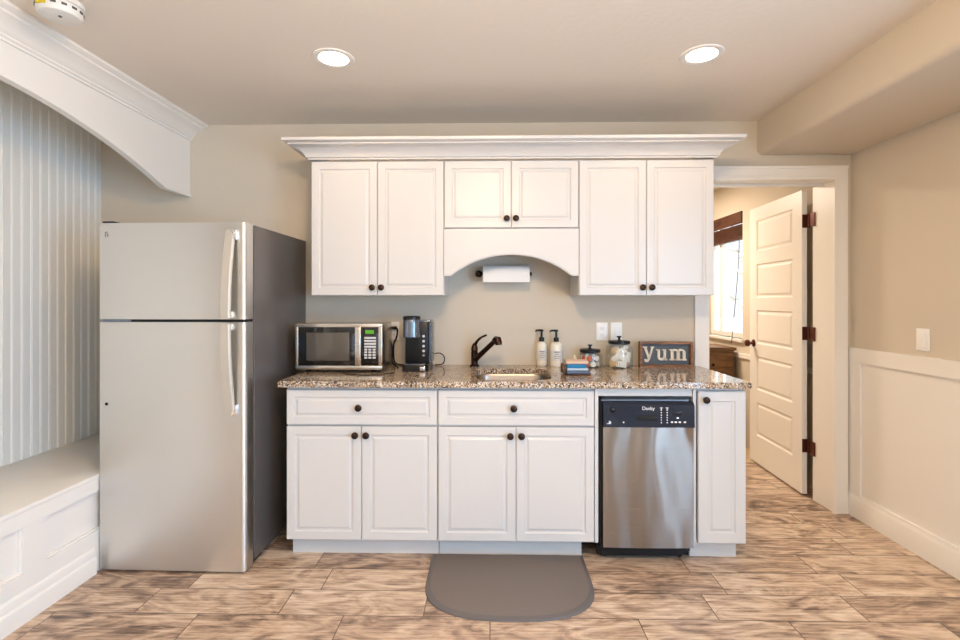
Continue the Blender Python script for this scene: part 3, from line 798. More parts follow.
sk = thing('sink', 'stainless steel undermount sink set into the granite counter', 'sink', (0.125, 2.78, 0.70))
bm = bmesh.new()
o = 0.006
loft(bm, [rrect(sx0 - 0.02, sx1 + 0.02, sy0 - 0.02, sy1 + 0.02, 0.085, 0.8825), rrect(sx0 - o, sx1 + o, sy0 - o, sy1 + o, 0.08, 0.8825), rrect(sx0 - o + .004, sx1 + o - .004, sy0 - o + .004, sy1 + o - .004, 0.08, 0.87), rrect(sx0 + .008, sx1 - .008, sy0 + .008, sy1 - .008, 0.08, 0.73), rrect(sx0 + .02, sx1 - .02, sy0 + .02, sy1 - .02, 0.07, 0.708), rrect(sx0 + .05, sx1 - .05, sy0 + .05, sy1 - .05, 0.05, 0.702)], cap0=False)
s_ = obj('bowl', bm, 'sink', sk)
bm = bmesh.new(); lathe(bm, [(0.045, 0.7025), (0.045, 0.706), (0.036, 0.7065), (0.032, 0.7035), (0, 0.7035)], (0.125, 2.79, 0), seg=24); obj('drain', bm, 'chrome', sk)

# ------------------------------------------------------------------ faucet
fx, fy = -0.096, 3.10
fa = thing('faucet', 'dark bronze single handle faucet at the left of the sink', 'faucet', (fx, fy, CZ))
bm = bmesh.new(); lathe(bm, [(0.030, 0.0), (0.030, 0.006), (0.024, 0.012)], (fx, fy, CZ), seg=26); obj('base_ring', bm, 'bronze', fa)
bm = bmesh.new(); lathe(bm, [(0.021, 0.008), (0.0215, 0.06), (0.022, 0.085), (0.0185, 0.09), (0.0215, 0.094), (0.021, 0.112), (0.016, 0.13), (0.009, 0.142), (0, 0.145)], (fx, fy, CZ), seg=26); obj('body', bm, 'bronze', fa)
bm = bmesh.new(); tube(bm, spline([(fx + 0.002, fy - 0.004, CZ + 0.128), (fx + 0.016, fy - 0.016, CZ + 0.155), (fx + 0.042, fy - 0.03, CZ + 0.180), (fx + 0.075, fy - 0.045, CZ + 0.196)], 6), [0.010] * 6 + [0.008] * 6 + [0.0065] * 6 + [0.006], 12); obj('handle', bm, 'bronze', fa)
bm = bmesh.new()
p0 = Vector((fx + 0.008, fy - 0.014, CZ + 0.045)); p1 = Vector((fx + 0.122, fy - 0.165, CZ + 0.168))
tube(bm, [p0, p0.lerp(p1, .5), p0.lerp(p1, .98), p1], [0.0175, 0.0155, 0.0145, 0.0150], 18); obj('spout', bm, 'bronze', fa)
bm = bmesh.new()
dv = (p1 - p0).normalized()
q1 = p1 + dv * 0.03
tube(bm, [p1 - dv * 0.004, p1 + dv * 0.004, p1 + dv * 0.02, q1 + Vector((0.004, -0.006, -0.006)), q1 + Vector((0.008, -0.012, -0.022)), q1 + Vector((0.009, -0.014, -0.036))], [0.017, 0.0195, 0.021, 0.0225, 0.0215, 0.018], 18); obj('spray_head', bm, 'bronze', fa)

# ------------------------------------------------------------------ refrigerator
FX0, FX1, FY = -1.908, -1.168, 2.40
FX1 -= 0.004
fg = thing('refrigerator', 'tall stainless steel top-freezer refrigerator with charcoal sides', 'refrigerator', ((FX0 + FX1) / 2, 2.78, 0))
obj('body', B(FX0 + 0.006, FX1 + 0.001, 2.485, 3.150, 0.03, 1.70, bev=0.005), 'fridge_side', fg)
def door_bm(z0, z1):
    bm = bmesh.new()
    prof = []
    rr = 0.028
    prof += [(FX0, 2.474), (FX0, FY + 0.012), (FX0 + 0.004, FY + 0.004), (FX0 + 0.012, FY)]
    for k in range(0, 8):
        a = PI / 2 * k / 7
        prof.append((FX1 - 0.030 + 0.026 * math.sin(a), FY + 0.020 - 0.020 * math.cos(a)))
    prof += [(FX1 - 0.004, FY + 0.04), (FX1 - 0.003, 2.474)]
    extrude_poly(bm, [(p[0], p[1], z0) for p in prof], (0, 0, z1 - z0))
    return bm
d1 = obj('freezer_door', door_bm(1.232, 1.702), 'steel', fg)
d2 = obj('refrigerator_door', door_bm(0.010, 1.218), 'steel', fg)
obj('door_gasket', Bs([(FX0 + 0.012, FX1 - 0.012, 2.474, 2.486, 0.06, 1.69), (FX0 + 0.01, FX1 - 0.014, FY + 0.012, 2.474, 1.2185, 1.2315)]), 'gap', fg)
obj('base_grille', B(FX0 + 0.03, FX1 - 0.02, 2.48, 2.6, 0.0, 0.029), 'black', fg)
for x in (FX0 + 0.05, FX1 - 0.05):
    obj('foot', B(x - 0.02, x + 0.02, 3.02, 3.07, 0, 0.031), 'black', fg)
obj('hinge_cover', B(FX0 + 0.004, FX0 + 0.06, 2.42, 2.52, 1.7025, 1.714, bev=0.003), 'black', fg)
obj('hinge_cover', B(FX0 + 0.004, FX0 + 0.16, FY + 0.006, FY + 0.03, 1.2195, 1.2305), 'grey_plastic', fg)
def fhandle(zs, par, zc):
    """zs from the outer fixed end to the end at the split"""
    bm = bmesh.new(); rings = []
    n = 14
    for k in range(n + 1):
        t = k / n
        z = zs[0] + (zs[1] - zs[0]) * t
        so = 0.022 + 0.030 * math.sin(min(1, t * 1.1) * PI / 2)
        cx = FX1 - 0.070 - 0.008 * math.sin(t * PI / 2)
        wv = 0.0225
        y = FY - so
        rings.append([bm.verts.new(p) for p in ((cx - wv, y + 0.005, z), (cx - wv + 0.003, y, z), (cx + wv - 0.006, y, z), (cx + wv, y + 0.006, z), (cx + wv, y + 0.016, z), (cx - wv, y + 0.016, z))])
    for a, b in zip(rings, rings[1:]):
        for k in range(6): bm.faces.new((a[k], a[(k + 1) % 6], b[(k + 1) % 6], b[k]))
    bm.faces.new(rings[0]); bm.faces.new(rings[-1])
    h = obj('handle', bm, 'steel_handle', par)
    za = zs[0]; s = 1 if zs[1] > zs[0] else -1
    z_lo, z_hi = sorted((za - s * 0.002, za + s * 0.05))
    obj('handle_mount', B(FX1 - 0.070 + 0.004, FX1 - 0.070 + 0.030, FY - 0.024, FY + 0.002, z_lo, z_hi, bev=0.006), 'chrome', h, label='chrome handle mount')
    z_lo, z_hi = sorted((zs[1] - s * 0.002, zs[1] - s * 0.03))
    obj('handle_mount', B(FX1 - 0.078 - 0.01, FX1 - 0.078 + 0.012, FY - 0.04, FY + 0.002, z_lo, z_hi), 'steel', h)
fhandle((1.664, 1.240), d1, 0); fhandle((0.772, 1.212), d2, 0)
bm = bmesh.new(); lathe(bm, [(0.0075, 0.001), (0.0075, -0.002), (0, -0.003)], (FX0 + 0.042, FY, 0.818), 'Y', 14); obj('screw_hole', bm, 'black', d2)
bm = Bs([(FX0 + 0.034, FX0 + 0.038, FY - 0.0015, FY + 0.001, 1.632, 1.655), (FX0 + 0.034, FX0 + 0.048, FY - 0.0015, FY + 0.001, 1.655, 1.659), (FX0 + 0.046, FX0 + 0.050, FY - 0.0015, FY + 0.001, 1.636, 1.650)]); obj('badge', bm, 'grey_ink', d1, label='small grey badge')

fg.rotation_euler[2] = math.radians(-1.0)

# ------------------------------------------------------------------ dishwasher
DWX0, DWX1, DY = 0.553, 1.017, 2.515
dw = thing('dishwasher', 'narrow stainless steel dishwasher with black control panel', 'dishwasher', ((DWX0 + DWX1) / 2, 2.8, 0))
bm = Bs([(DWX0, DWX1, 2.57, 3.10, 0.06, 0.836), (DWX0, DWX0 + 0.012, 2.535, 2.57, 0.05, 0.836), (DWX0, DWX1 - 0.012, 2.535, 2.57, 0.826, 0.838)])
obj('tub_housing', bm, 'black', dw)
bm = bmesh.new()
n = 10; rows = []
for k in range(n + 1):
    t = k / n; x = DWX0 + 0.013 + (DWX1 - DWX0 - 0.014) * t
    rows.append((x, DY - 0.006 * (1 - (2 * t - 1) ** 2)))
pts = [(rows[0][0], 2.568)] + rows + [(rows[-1][0], 2.568)]
extrude_poly(bm, [(p[0], p[1], 0.088) for p in pts], (0, 0, 0.690 - 0.088))
obj('door', bm, 'steel_dw', dw)
bm = bmesh.new()
py = DY - 0.012
extrude_poly(bm, [(DWX0 + 0.013, 2.568, 0.692), (DWX0 + 0.013, py, 0.692), (DWX0 + 0.013, py + 0.004, 0.800), (DWX0 + 0.013, py + 0.018, 0.816), (DWX0 + 0.013, 2.568, 0.816)], (DWX1 - DWX0 - 0.013, 0, 0))
cp = obj('control_panel', bm, 'gloss_black', dw)
xc = DWX0 + 0.013
obj('handle_recess', B(xc + 0.168, xc + 0.262, py - 0.001, py + 0.01, 0.726, 0.752, bev=0.002), 'gap', cp)
obj('vent_slot', B(xc - 0.005, DWX1 - 0.02, 2.53, 2.55, 0.818, 0.826), 'grey_plastic', cp)
bm = text_bm('Danby', 0.024); bmesh.ops.translate(bm, verts=bm.verts[:], vec=(xc + 0.222, py + 0.0012, 0.786)); obj('brand_lettering', bm, 'white_ink', cp, smooth=False)
for x in (xc + 0.286, xc + 0.315):
    for k in range(6):
        bm = bmesh.new(); lathe(bm, [(0.003, 0.0012), (0.003, -0.0008)], (x, py + 0.0012, 0.716 + k * 0.0125), 'Y', 8); obj('indicator_light', bm, 'white_ink', cp)
    bm = B(x - 0.007, x + 0.007, py + 0.0005, py + 0.0035, 0.788, 0.7905); box(bm, x - 0.0012, x + 0.0012, py + 0.0005, py + 0.0035, 0.7815, 0.788); obj('program_symbol', bm, 'white_ink', cp, smooth=False)
for x in (xc + 0.338, xc + 0.357, xc + 0.377, xc + 0.402): obj('button_symbol', B(x - 0.0055, x + 0.0055, py - 0.0008, py + 0.002, 0.7155, 0.7225), 'white_ink', cp)
obj('button_symbol', B(xc + 0.362, xc + 0.372, py - 0.0005, py + 0.003, 0.736, 0.743), 'white_ink', cp)
obj('panel_marking', Bs([(xc + 0.016, xc + 0.036, py - 0.0008, py + 0.002, 0.7085, 0.7115), (xc + 0.026, xc + 0.030, py - 0.0008, py + 0.002, 0.7115, 0.724), (xc + 0.031, xc + 0.036, py - 0.0008, py + 0.002, 0.7115, 0.722)]), 'white_ink', cp)
bm = bmesh.new(); lathe(bm, [(0.004, 0.0012), (0.004, -0.001)], (xc + 0.099, py + 0.0005, 0.717), 'Y', 10); obj('indicator_light', bm, 'white_ink', cp)
bm = bmesh.new(); lathe(bm, [(0.013, 0.002), (0.013, -0.006), (0.010, -0.008), (0, -0.008)], (xc + 0.045, py + 0.002, 0.778), 'Y', 20); obj('power_button', bm, 'black', cp)
obj('button_row', B(xc + 0.345, xc + 0.388, py - 0.002, py + 0.006, 0.752, 0.772, bev=0.002), 'black', cp)
obj('kick_plate', Bs([(DWX0 + 0.004, DWX1 - 0.002, 2.56, 2.58, 0.052, 0.084), (DWX0 + 0.02, DWX1 - 0.06, 2.565, 2.585, 0.022, 0.05), (DWX0 + 0.0, DWX1 - 0.0, 2.6, 2.62, 0.012, 0.06)]), 'black', dw)
for x in (DWX0 + 0.04, DWX1 - 0.04):
    for yy in (2.62, 3.05):
        bm = bmesh.new(); lathe(bm, [(0.018, 0.0), (0.018, 0.012), (0.008, 0.014), (0.008, 0.062)], (x, yy, 0), seg=12); obj('foot', bm, 'black', dw)

# ------------------------------------------------------------------ microwave
mx0, mx1, my, mz0, mz1 = -1.098, -0.606, 2.80, CZ + 0.016, CZ + 0.276
mw = thing('microwave', 'stainless steel microwave with black door standing beside the fridge', 'microwave', ((mx0 + mx1) / 2, 2.95, CZ))
obj('body', B(mx0 + 0.003, mx1 - 0.003, my + 0.02, 3.09, mz0 + 0.003, mz1 - 0.002, bev=0.006), 'steel_mw', mw)
bm = bmesh.new()
# front frame: four bevelled bars around the door and the panel
box(bm, mx0, mx1, my, my + 0.022, mz1 - 0.020, mz1, bev=0.003); box(bm, mx0, mx1, my, my + 0.022, mz0, mz0 + 0.024, bev=0.003)
box(bm, mx0, mx0 + 0.016, my, my + 0.022, mz0 + 0.02, mz1 - 0.016, bev=0.003); box(bm, mx1 - 0.022, mx1, my, my + 0.022, mz0 + 0.02, mz1 - 0.016, bev=0.003)
obj('front_frame', bm, 'steel_mw', mw)
md = obj('door', B(mx0 + 0.0155, -0.760, my + 0.003, my + 0.02, mz0 + 0.0235, mz1 - 0.0195, bev=0.002), 'mw_glass', mw)
obj('window', B(mx0 + 0.062, -0.793, my + 0.001, my + 0.006, mz0 + 0.052, mz1 - 0.050, bev=0.001), 'mw_mesh', md)
obj('handle', B(-0.760, -0.726, my - 0.006, my + 0.016, mz0 + 0.0225, mz1 - 0.0185, bev=0.005), 'steel_mw', md, label='steel door handle')
pn = obj('control_panel', B(-0.726, mx1 - 0.0215, my + 0.002, my + 0.02, mz0 + 0.0235, mz1 - 0.0195, bev=0.002), 'mw_glass', mw)
px0, px1 = -0.708, -0.642
obj('display', B(-0.702, -0.653, my, my + 0.004, mz1 - 0.056, mz1 - 0.036), 'green', pn)
zz = mz1 - 0.074
for k in range(4):
    obj('button', B(px0, px1, my, my + 0.004, zz - 0.011, zz, bev=0.001), 'button', pn); zz -= 0.0165
for k in range(4):
    for j in range(3):
        obj('button', B(px0 + j * 0.0235, px0 + j * 0.0235 + 0.017, my, my + 0.004, zz - 0.0105, zz, bev=0.001), 'button', pn)
    zz -= 0.0152
for x in (mx0 + 0.05, mx1 - 0.06):
    for yy in (my + 0.07, 3.05):
        bm = bmesh.new(); lathe(bm, [(0.016, 0), (0.018, 0.018)], (x, yy, CZ), seg=14); obj('foot', bm, 'gap', mw)

# ------------------------------------------------------------------ coffee maker
cx0, cx1 = -0.492, -0.336
cm = thing('coffee_maker', 'slim black single-serve coffee maker right of the microwave', 'coffee maker', (-0.415, 2.98, CZ))
obj('body', B(-0.486, -0.352, 2.925, 3.09, CZ + 0.04, CZ + 0.290, bev=0.006), 'black', cm)
obj('top_cover', B(-0.420, -0.340, 2.925, 3.095, CZ + 0.2905, CZ + 0.299, bev=0.003), 'grey_plastic', cm)
bm = bmesh.new(); lathe(bm, [(0.046, 0.0), (0.049, 0.004), (0.050, 0.08), (0.050, 0.104), (0.047, 0.110), (0.0, 0.111)], (-0.444, 2.905, CZ + 0.20), seg=32); hd = obj('brew_head', bm, 'grey_plastic', cm)
bm = bmesh.new(); lathe(bm, [(0.051, 0.0), (0.051, 0.016), (0.046, 0.019), (0.04, 0.014), (0, 0.014)], (-0.444, 2.905, CZ + 0.3085), seg=32); obj('lid', bm, 'black', hd)
bm = bmesh.new()
loft(bm, [rrect(-0.494, -0.340, 2.845, 3.09, 0.03, CZ), rrect(-0.494, -0.340, 2.845, 3.09, 0.03, CZ + 0.032), rrect(-0.490, -0.344, 2.849, 3.088, 0.028, CZ + 0.04)]); obj('base', bm, 'black', cm)
obj('drip_tray', B(-0.480, -0.360, 2.855, 2.92, CZ + 0.0402, CZ + 0.044, bev=0.001), 'grey_plastic', cm)
obj('base_badge', B(-0.388, -0.360, 2.843, 2.848, CZ + 0.006, CZ + 0.03, bev=0.001), 'chrome', cm)
obj('water_tank', B(-0.3515, -0.332, 2.945, 3.09, CZ + 0.041, CZ + 0.288, bev=0.005), 'tank', cm)
for k in range(5):
    bm = bmesh.new(); lathe(bm, [(0.0078, 0), (0.0078, -0.003), (0.006, -0.004), (0, -0.004)], (-0.377, 2.925, CZ + 0.085 + k * 0.030 + (0 if k else 0.004)), 'Y', 16); obj('button', bm, 'button' if k else 'grey_ink', cm)

cm.location.x -= 0.012; cm.scale = (1, 1, 0.965)

# wall outlet behind the appliances with two plugs
def outlet(x, z, label, switch=False):
    o = thing('wall_switch' if switch else 'wall_outlet', label, 'light switch' if switch else 'outlet', (x, W, z))
    obj('plate', B(x - 0.036, x + 0.036, W - 0.006, W - 0.0002, z - 0.057, z + 0.057, bev=0.002), 'plate', o)
    if switch:
        obj('rocker', B(x - 0.0165, x + 0.0165, W - 0.009, W - 0.004, z - 0.033, z + 0.033, bev=0.0015), 'plate', o)
    else:
        for dz in (-0.02, 0.02):
            bm = bmesh.new(); loft(bm, [[(p[0], W - 0.0075, p[1]) for p in rrect(x - 0.017, x + 0.017, z + dz - 0.014, z + dz + 0.014, 0.008, 0)], [(p[0], W - 0.004, p[1]) for p in rrect(x - 0.017, x + 0.017, z + dz - 0.014, z + dz + 0.014, 0.008, 0)]])
            rc = obj('receptacle', bm, 'plate', o)
            obj('slots', Bs([(x - 0.008, x - 0.006, W - 0.0082, W - 0.0070, z + dz - 0.003, z + dz + 0.006), (x + 0.006, x + 0.008, W - 0.0082, W - 0.0070, z + dz - 0.003, z + dz + 0.006), (x - 0.002, x + 0.002, W - 0.0082, W - 0.0070, z + dz - 0.010, z + dz - 0.006)]), 'slot', rc)
    return o
outlet(0.704, 1.1275, 'white wall outlet left of the switch above the jars')
outlet(0.795, 1.1275, 'white rocker switch on the kitchen wall above the tall jar', True)
ol = outlet(-0.612, 1.130, 'white wall outlet with black plugs between microwave and coffee maker')

def cord(name, pts, label, plug=None, r=0.0035, cat='cord'):
    c = thing(name, label, cat, pts[-1])
    bm = bmesh.new(); tube(bm, spline(pts, 8), r, 8); obj('cable', bm, 'black', c)
    if plug:
        obj('plug', B(plug[0] - 0.010, plug[0] + 0.010, W - 0.034, W - 0.0085, plug[1] - 0.010, plug[1] + 0.010, bev=0.003), 'black', c)
    return c
cord('power_cord', [(-0.622, W - 0.030, 1.150), (-0.640, W - 0.040, 1.145), (-0.642, W - 0.044, 1.12), (-0.630, W - 0.044, 1.08), (-0.616, W - 0.044, 1.05), (-0.614, W - 0.044, 0.98), (-0.612, W - 0.044, CZ + 0.02), (-0.597, W - 0.05, CZ + 0.006), (-0.567, W - 0.10, CZ + 0.0055), (-0.552, W - 0.18, CZ + 0.0055)], 'black power cord running from the outlet down beside the microwave', (-0.622, 1.150), 0.005)
cord('power_cord', [(-0.598, W - 0.030, 1.150), (-0.582, W - 0.040, 1.145), (-0.580, W - 0.044, 1.12), (-0.590, W - 0.044, 1.08), (-0.603, W - 0.044, 1.05), (-0.604, W - 0.044, 0.98), (-0.597, W - 0.040, CZ + 0.02), (-0.572, W - 0.04, CZ + 0.006), (-0.522, W - 0.05, CZ + 0.0055), (-0.442, W - 0.04, CZ + 0.0055)], 'black power cord running from the outlet down behind the coffee maker', (-0.598, 1.150), 0.005)
cord('cable_loop', [(-0.345, 3.12, CZ + 0.075), (-0.315, 3.12, CZ + 0.078), (-0.290, 3.12, CZ + 0.062), (-0.284, 3.12, CZ + 0.035), (-0.300, 3.12, CZ + 0.010), (-0.345, 3.12, CZ + 0.005)], 'short black cable looping out from the right of the coffee maker')
cord('thin_cable', [(-0.86, 2.86, CZ + 0.003), (-0.80, 2.75, CZ + 0.003), (-0.70, 2.70, CZ + 0.003), (-0.61, 2.72, CZ + 0.003), (-0.54, 2.80, CZ + 0.003)], 'thin black cable lying on the granite in front of the microwave', None, 0.0022)

# ------------------------------------------------------------------ paper towel
ph = thing('paper_towel_holder', 'dark bronze paper towel holder on the wall under the arch', 'holder', (0.1, W, 1.49))
hy, hz = 3.085, 1.487
bm = bmesh.new(); tube(bm, [(-0.06, hy, hz), (0.255, hy, hz)], 0.007, 12); obj('rod', bm, 'knob', ph)
for x in (-0.065,):
    bm = bmesh.new(); lathe(bm, [(0.018, 0.0), (0.018, -0.006), (0.009, -0.012), (0.009, -(W - hy))], (x, W, hz), 'Y', 18); obj('wall_arm', bm, 'knob', ph)
bm = bmesh.new(); lathe(bm, [(0, -0.028), (0.014, -0.024), (0.021, -0.012), (0.021, 0.004), (0.012, 0.014), (0.009, 0.02)], (-0.065, hy, hz), 'X', 20); obj('finial', bm, 'knob', ph)
bm = bmesh.new(); lathe(bm, [(0.010, 0), (0.014, 0.004), (0.010, 0.010), (0, 0.012)], (0.246, hy, hz), 'X', 16); obj('finial', bm, 'knob', ph)
pr = thing('paper_towel_roll', 'white paper towel roll on the holder under the arch', 'paper towel', (0.1, hy, hz - 0.052))
bm = bmesh.new()
lathe(bm, [(0.0195, -0.043), (0.051, -0.043), (0.0525, -0.0405), (0.0525, 0.2375), (0.051, 0.240), (0.0195, 0.240), (0.0195, -0.043)], (0, hy, hz), 'X', 36, cap=False)
box(bm, -0.043, 0.240, hy - 0.0530, hy - 0.0518, hz - 0.0525, hz - 0.002)
obj('sheets', bm, 'paper', pr)
bm = bmesh.new(); lathe(bm, [(0.0175, -0.044), (0.0192, -0.044), (0.0192, 0.241), (0.0175, 0.241), (0.0175, -0.044)], (0, hy, hz), 'X', 24, cap=False); obj('core', bm, 'card', pr)

# ------------------------------------------------------------------ soap bottles
def bottle(x, y, label, s=1.0):
    b = thing('soap_bottle', label, 'soap bottle', (x, y, CZ))
    bm = bmesh.new(); lathe(bm, [(0.0, 0.001), (0.028 * s, 0.0), (0.031 * s, 0.004), (0.0315 * s, 0.02), (0.0315 * s, 0.124), (0.029 * s, 0.138), (0.020 * s, 0.148), (0.014, 0.152), (0.014, 0.156)], (x, y, CZ), seg=30); obj('bottle', bm, 'soap', b)
    bm = bmesh.new(); lathe(bm, [(0.0322 * s, 0.035), (0.0322 * s, 0.10)], (x, y, CZ), seg=30, cap=False); obj('label', bm, 'label', b)
    bm = bmesh.new(); lathe(bm, [(0.0165, 0.152), (0.0165, 0.174), (0.014, 0.178), (0.007, 0.179), (0.007, 0.212), (0.012, 0.214), (0.012, 0.226), (0, 0.228)], (x, y, CZ), seg=22)
    tube(bm, [(x - 0.004, y - 0.001, CZ + 0.221), (x - 0.03, y - 0.004, CZ + 0.221), (x - 0.040, y - 0.006, CZ + 0.214)], [0.007, 0.006, 0.005], 10)
    obj('pump', bm, 'black', b)
    bm = bmesh.new()
    for k, (w_, h_) in enumerate(((0.022, 0.006), (0.014, 0.004), (0.026, 0.003), (0.020, 0.003))):
        n_ = 6
        for q in range(n_):
            a0 = -PI / 2 + (q / n_ - 0.5) * w_ / 0.0325 * 1.4; a1 = -PI / 2 + ((q + 1) / n_ - 0.5) * w_ / 0.0325 * 1.4; zz = CZ + 0.088 - k * 0.012; rr = 0.0327 * s
            bm.faces.new([bm.verts.new(p) for p in ((x + rr * math.cos(a0), y + rr * math.sin(a0), zz), (x + rr * math.cos(a1), y + rr * math.sin(a1), zz), (x + rr * math.cos(a1), y + rr * math.sin(a1), zz + h_), (x + rr * math.cos(a0), y + rr * math.sin(a0), zz + h_))])
    obj('print_lines', bm, 'grey_ink', b)
bottle(0.322, 3.125, 'cream soap pump bottle nearer the faucet, left of its twin')
bottle(0.410, 3.105, 'cream soap pump bottle beside the blue cloths, right of its twin', 1.18)

# ------------------------------------------------------------------ tray with cloths
ty0, ty1 = 2.715, 2.80
tx0, tx1 = 0.408, 0.538
tt = thing('small_tray', 'small dark brown tray under the folded cloths beside the sink', 'tray', (0.472, 2.757, CZ))
bm = bmesh.new(); loft(bm, [rrect(tx0 - 0.002, tx1 + 0.008, ty0, ty1 + 0.01, 0.02, CZ), rrect(tx0 - 0.004, tx1 + 0.010, ty0 - 0.002, ty1 + 0.012, 0.02, CZ + 0.007)]); obj('tray_base', bm, 'tray', tt)
bm = bmesh.new()
tube(bm, spline([(tx0 - 0.004, ty1 + 0.002, CZ + 0.009), (tx0 - 0.008, ty1 - 0.02, CZ + 0.05), (tx0 - 0.008, ty0 + 0.03, CZ + 0.05), (tx0 - 0.004, ty0 + 0.005, CZ + 0.009)], 6), 0.009, 10); obj('tray_handle', bm, 'tray', tt)
z = CZ + 0.0075
for nm, mt, h, dx0, dx1, lb, ct in (('folded_cloth', 'navy', 0.019, 0.010, 0.008, 'grey blue folded cloth at the bottom of the cloth stack', 'cloth'), ('folded_cloth', 'lblue', 0.013, 0.012, 0.0, 'pale blue folded cloth in the middle of the cloth stack', 'cloth'), ('kitchen_sponge', 'blue', 0.020, 0.010, -0.006, 'bright blue sponge lying between the folded cloths', 'sponge'), ('folded_cloth', 'pinkish', 0.019, 0.006, 0.002, 'pinkish beige folded cloth on top of the blue sponge', 'cloth')):
    bm = bmesh.new()
    a, b_ = tx0 + dx0, tx1 + dx1 - 0.008
    if nm == 'kitchen_sponge':
        box(bm, a, b_, ty0 + 0.006, ty1 - 0.004, z, z + h, bev=0.005)
    else:
        # two folded layers joined by a rounded fold at the front
        hh = h / 2
        prof = [(ty1, z), (ty0 + hh, z)] + [(ty0 + hh - hh * math.sin(PI * k / 8), z + hh - hh * math.cos(PI * k / 8)) for k in range(1, 8)] + [(ty0 + hh, z + h), (ty1, z + h), (ty1, z + hh + 0.001), (ty0 + hh + 0.01, z + hh + 0.0005), (ty0 + hh + 0.01, z + hh - 0.0005), (ty1, z + hh - 0.001)]
        extrude_poly(bm, [(a, p[0], p[1]) for p in prof], (b_ - a, 0, 0))
    single(nm, bm, mt, lb, ct); z += h + 0.0004
bm = bmesh.new()
lathe(bm, [(0.024, 0.0), (0.0225, 0.012), (0.016, 0.04), (0.007, 0.068), (0.002, 0.078), (0, 0.079)], (0.512, 3.04, CZ), seg=6); single('folded_napkin', bm, 'cream', 'small cream napkin folded to a point behind the cloth stack', 'napkin', smooth=False)

# ------------------------------------------------------------------ jars
def jar(x, y, rad, h, label):
    j = thing('glass_jar', label, 'jar', (x, y, CZ))
    bm = bmesh.new(); t = 0.0025
    lathe(bm, [(0.0, 0.0), (rad * 0.86, 0.0), (rad * 0.96, 0.006), (rad, 0.018), (rad, h * 0.70), (rad * 0.96, h * 0.86), (rad * 0.82, h * 0.97), (rad * 0.78, h)], (x, y, CZ), seg=36, cap=False); obj('glass', bm, 'jar_glass', j)
    bm = bmesh.new(); z0 = h + 0.0005
    lathe(bm, [(rad * 0.78, z0), (rad * 0.83, z0 + 0.004), (rad * 0.83, z0 + 0.016), (rad * 0.78, z0 + 0.020), (0.012, z0 + 0.023), (0.008, z0 + 0.026), (0.007, z0 + 0.036), (0.014, z0 + 0.042), (0.014, z0 + 0.047), (0, z0 + 0.049)], (x, y, CZ), seg=36); obj('lid', bm, 'black', j)
j1 = (0.612, 3.075, 0.075, 0.090); j2 = (0.786, 3.06, 0.080, 0.143)
jar(*j1, 'shorter glass jar of creamer pods with black lid, next to the cloths')
jar(*j2, 'taller glass jar of packets with black lid, beside the yum sign')

# pods in the short jar
def pod(mat_top):
    o_ = bpy.data.objects
    p = thing('creamer_pod', 'small pod', 'pod', (0, 0, 0), local=True)
    bm = bmesh.new(); lathe(bm, [(0, 0), (0.0115, 0), (0.0145, 0.018), (0.0168, 0.019), (0.0168, 0.0205)], (0, 0, 0), seg=18, cap=False); obj('cup', bm, 'pk_white', p)
    bm = bmesh.new(); lathe(bm, [(0.0167, 0.0206), (0.0, 0.0212)], (0, 0, 0), seg=18, cap=False); obj('foil', bm, mat_top, p)
    return p
podsrc = [pod('pk_white'), pod('pk_orange'), pod('pk_dark')]
used = [False] * 3
def place(src_i, srcs, flags, loc, rot, label, group):
    o = srcs[src_i] if not flags[src_i] else copy_tree(srcs[src_i])
    flags[src_i] = True
    o.location = loc; o.rotation_euler = rot; o['label'] = label; o['group'] = group
    return o
cx, cy = j1[0], j1[1]
plab = {0: 'white lidded creamer pod in the shorter glass jar', 1: 'orange lidded creamer pod in the shorter glass jar', 2: 'dark lidded creamer pod in the shorter glass jar'}
k = 0
for lay, (n_, rr, a0) in enumerate(((8, 0.0475, -1.35), (8, 0.0465, -1.75), (4, 0.026, -0.9))):
    for q in range(n_):
        a = a0 + 2 * PI * q / n_
        kind = {(0, 1): 0, (0, 7): 1, (0, 0): 0, (1, 7): 1, (1, 0): 1, (1, 1): 0, (0, 6): 2, (2, 2): 1}.get((lay, q), 0)
        # foil faces outward in the two lower layers, upward on top
        rot = (random.uniform(-.2, .2), PI / 2 - 0.12, a) if lay < 2 else (0.12, 0.1, a)
        place(kind, podsrc, used, (cx + (rr - 0.012) * math.cos(a), cy + (rr - 0.012) * math.sin(a), CZ + (0.0205, 0.0545, 0.0645)[lay]) if lay < 2 else (cx + rr * math.cos(a), cy + rr * math.sin(a), CZ + 0.0645), rot, plab[kind], 'pods in the shorter jar with ' + ('white', 'orange', 'dark')[kind] + ' lids')
# packets in the tall jar
def packet(mat, band):
    p = thing('sugar_packet', 'packet', 'packet', (0, 0, 0), local=True)
    bm = bmesh.new()
    L_, w_, t_ = 0.031, 0.019, 0.0055
    loops = []
    for x, s in ((-L_, 0.08), (-L_ + 0.006, 0.12), (-L_ * .6, 0.8), (0, 1), (L_ * .6, 0.8), (L_ - 0.006, 0.12), (L_, 0.08)):
        loops.append([(x, -w_, -t_ * s * .3), (x, -w_ * .6, -t_ * s), (x, w_ * .6, -t_ * s), (x, w_, -t_ * s * .3), (x, w_, t_ * s * .3), (x, w_ * .6, t_ * s), (x, -w_ * .6, t_ * s), (x, -w_, t_ * s * .3)])
    loft(bm, loops); obj('sachet', bm, mat, p)
    if band: obj('printed_band', B(-0.006, 0.008, -0.012, 0.012, -t_ - 0.0004, t_ + 0.0004), band, p)
    return p
psrc = [packet('pk_white', None), packet('pk_tan', None), packet('pk_pink', None), packet('pk_white', 'pk_orange')]
pflag = [False] * 4
cx, cy = j2[0], j2[1]
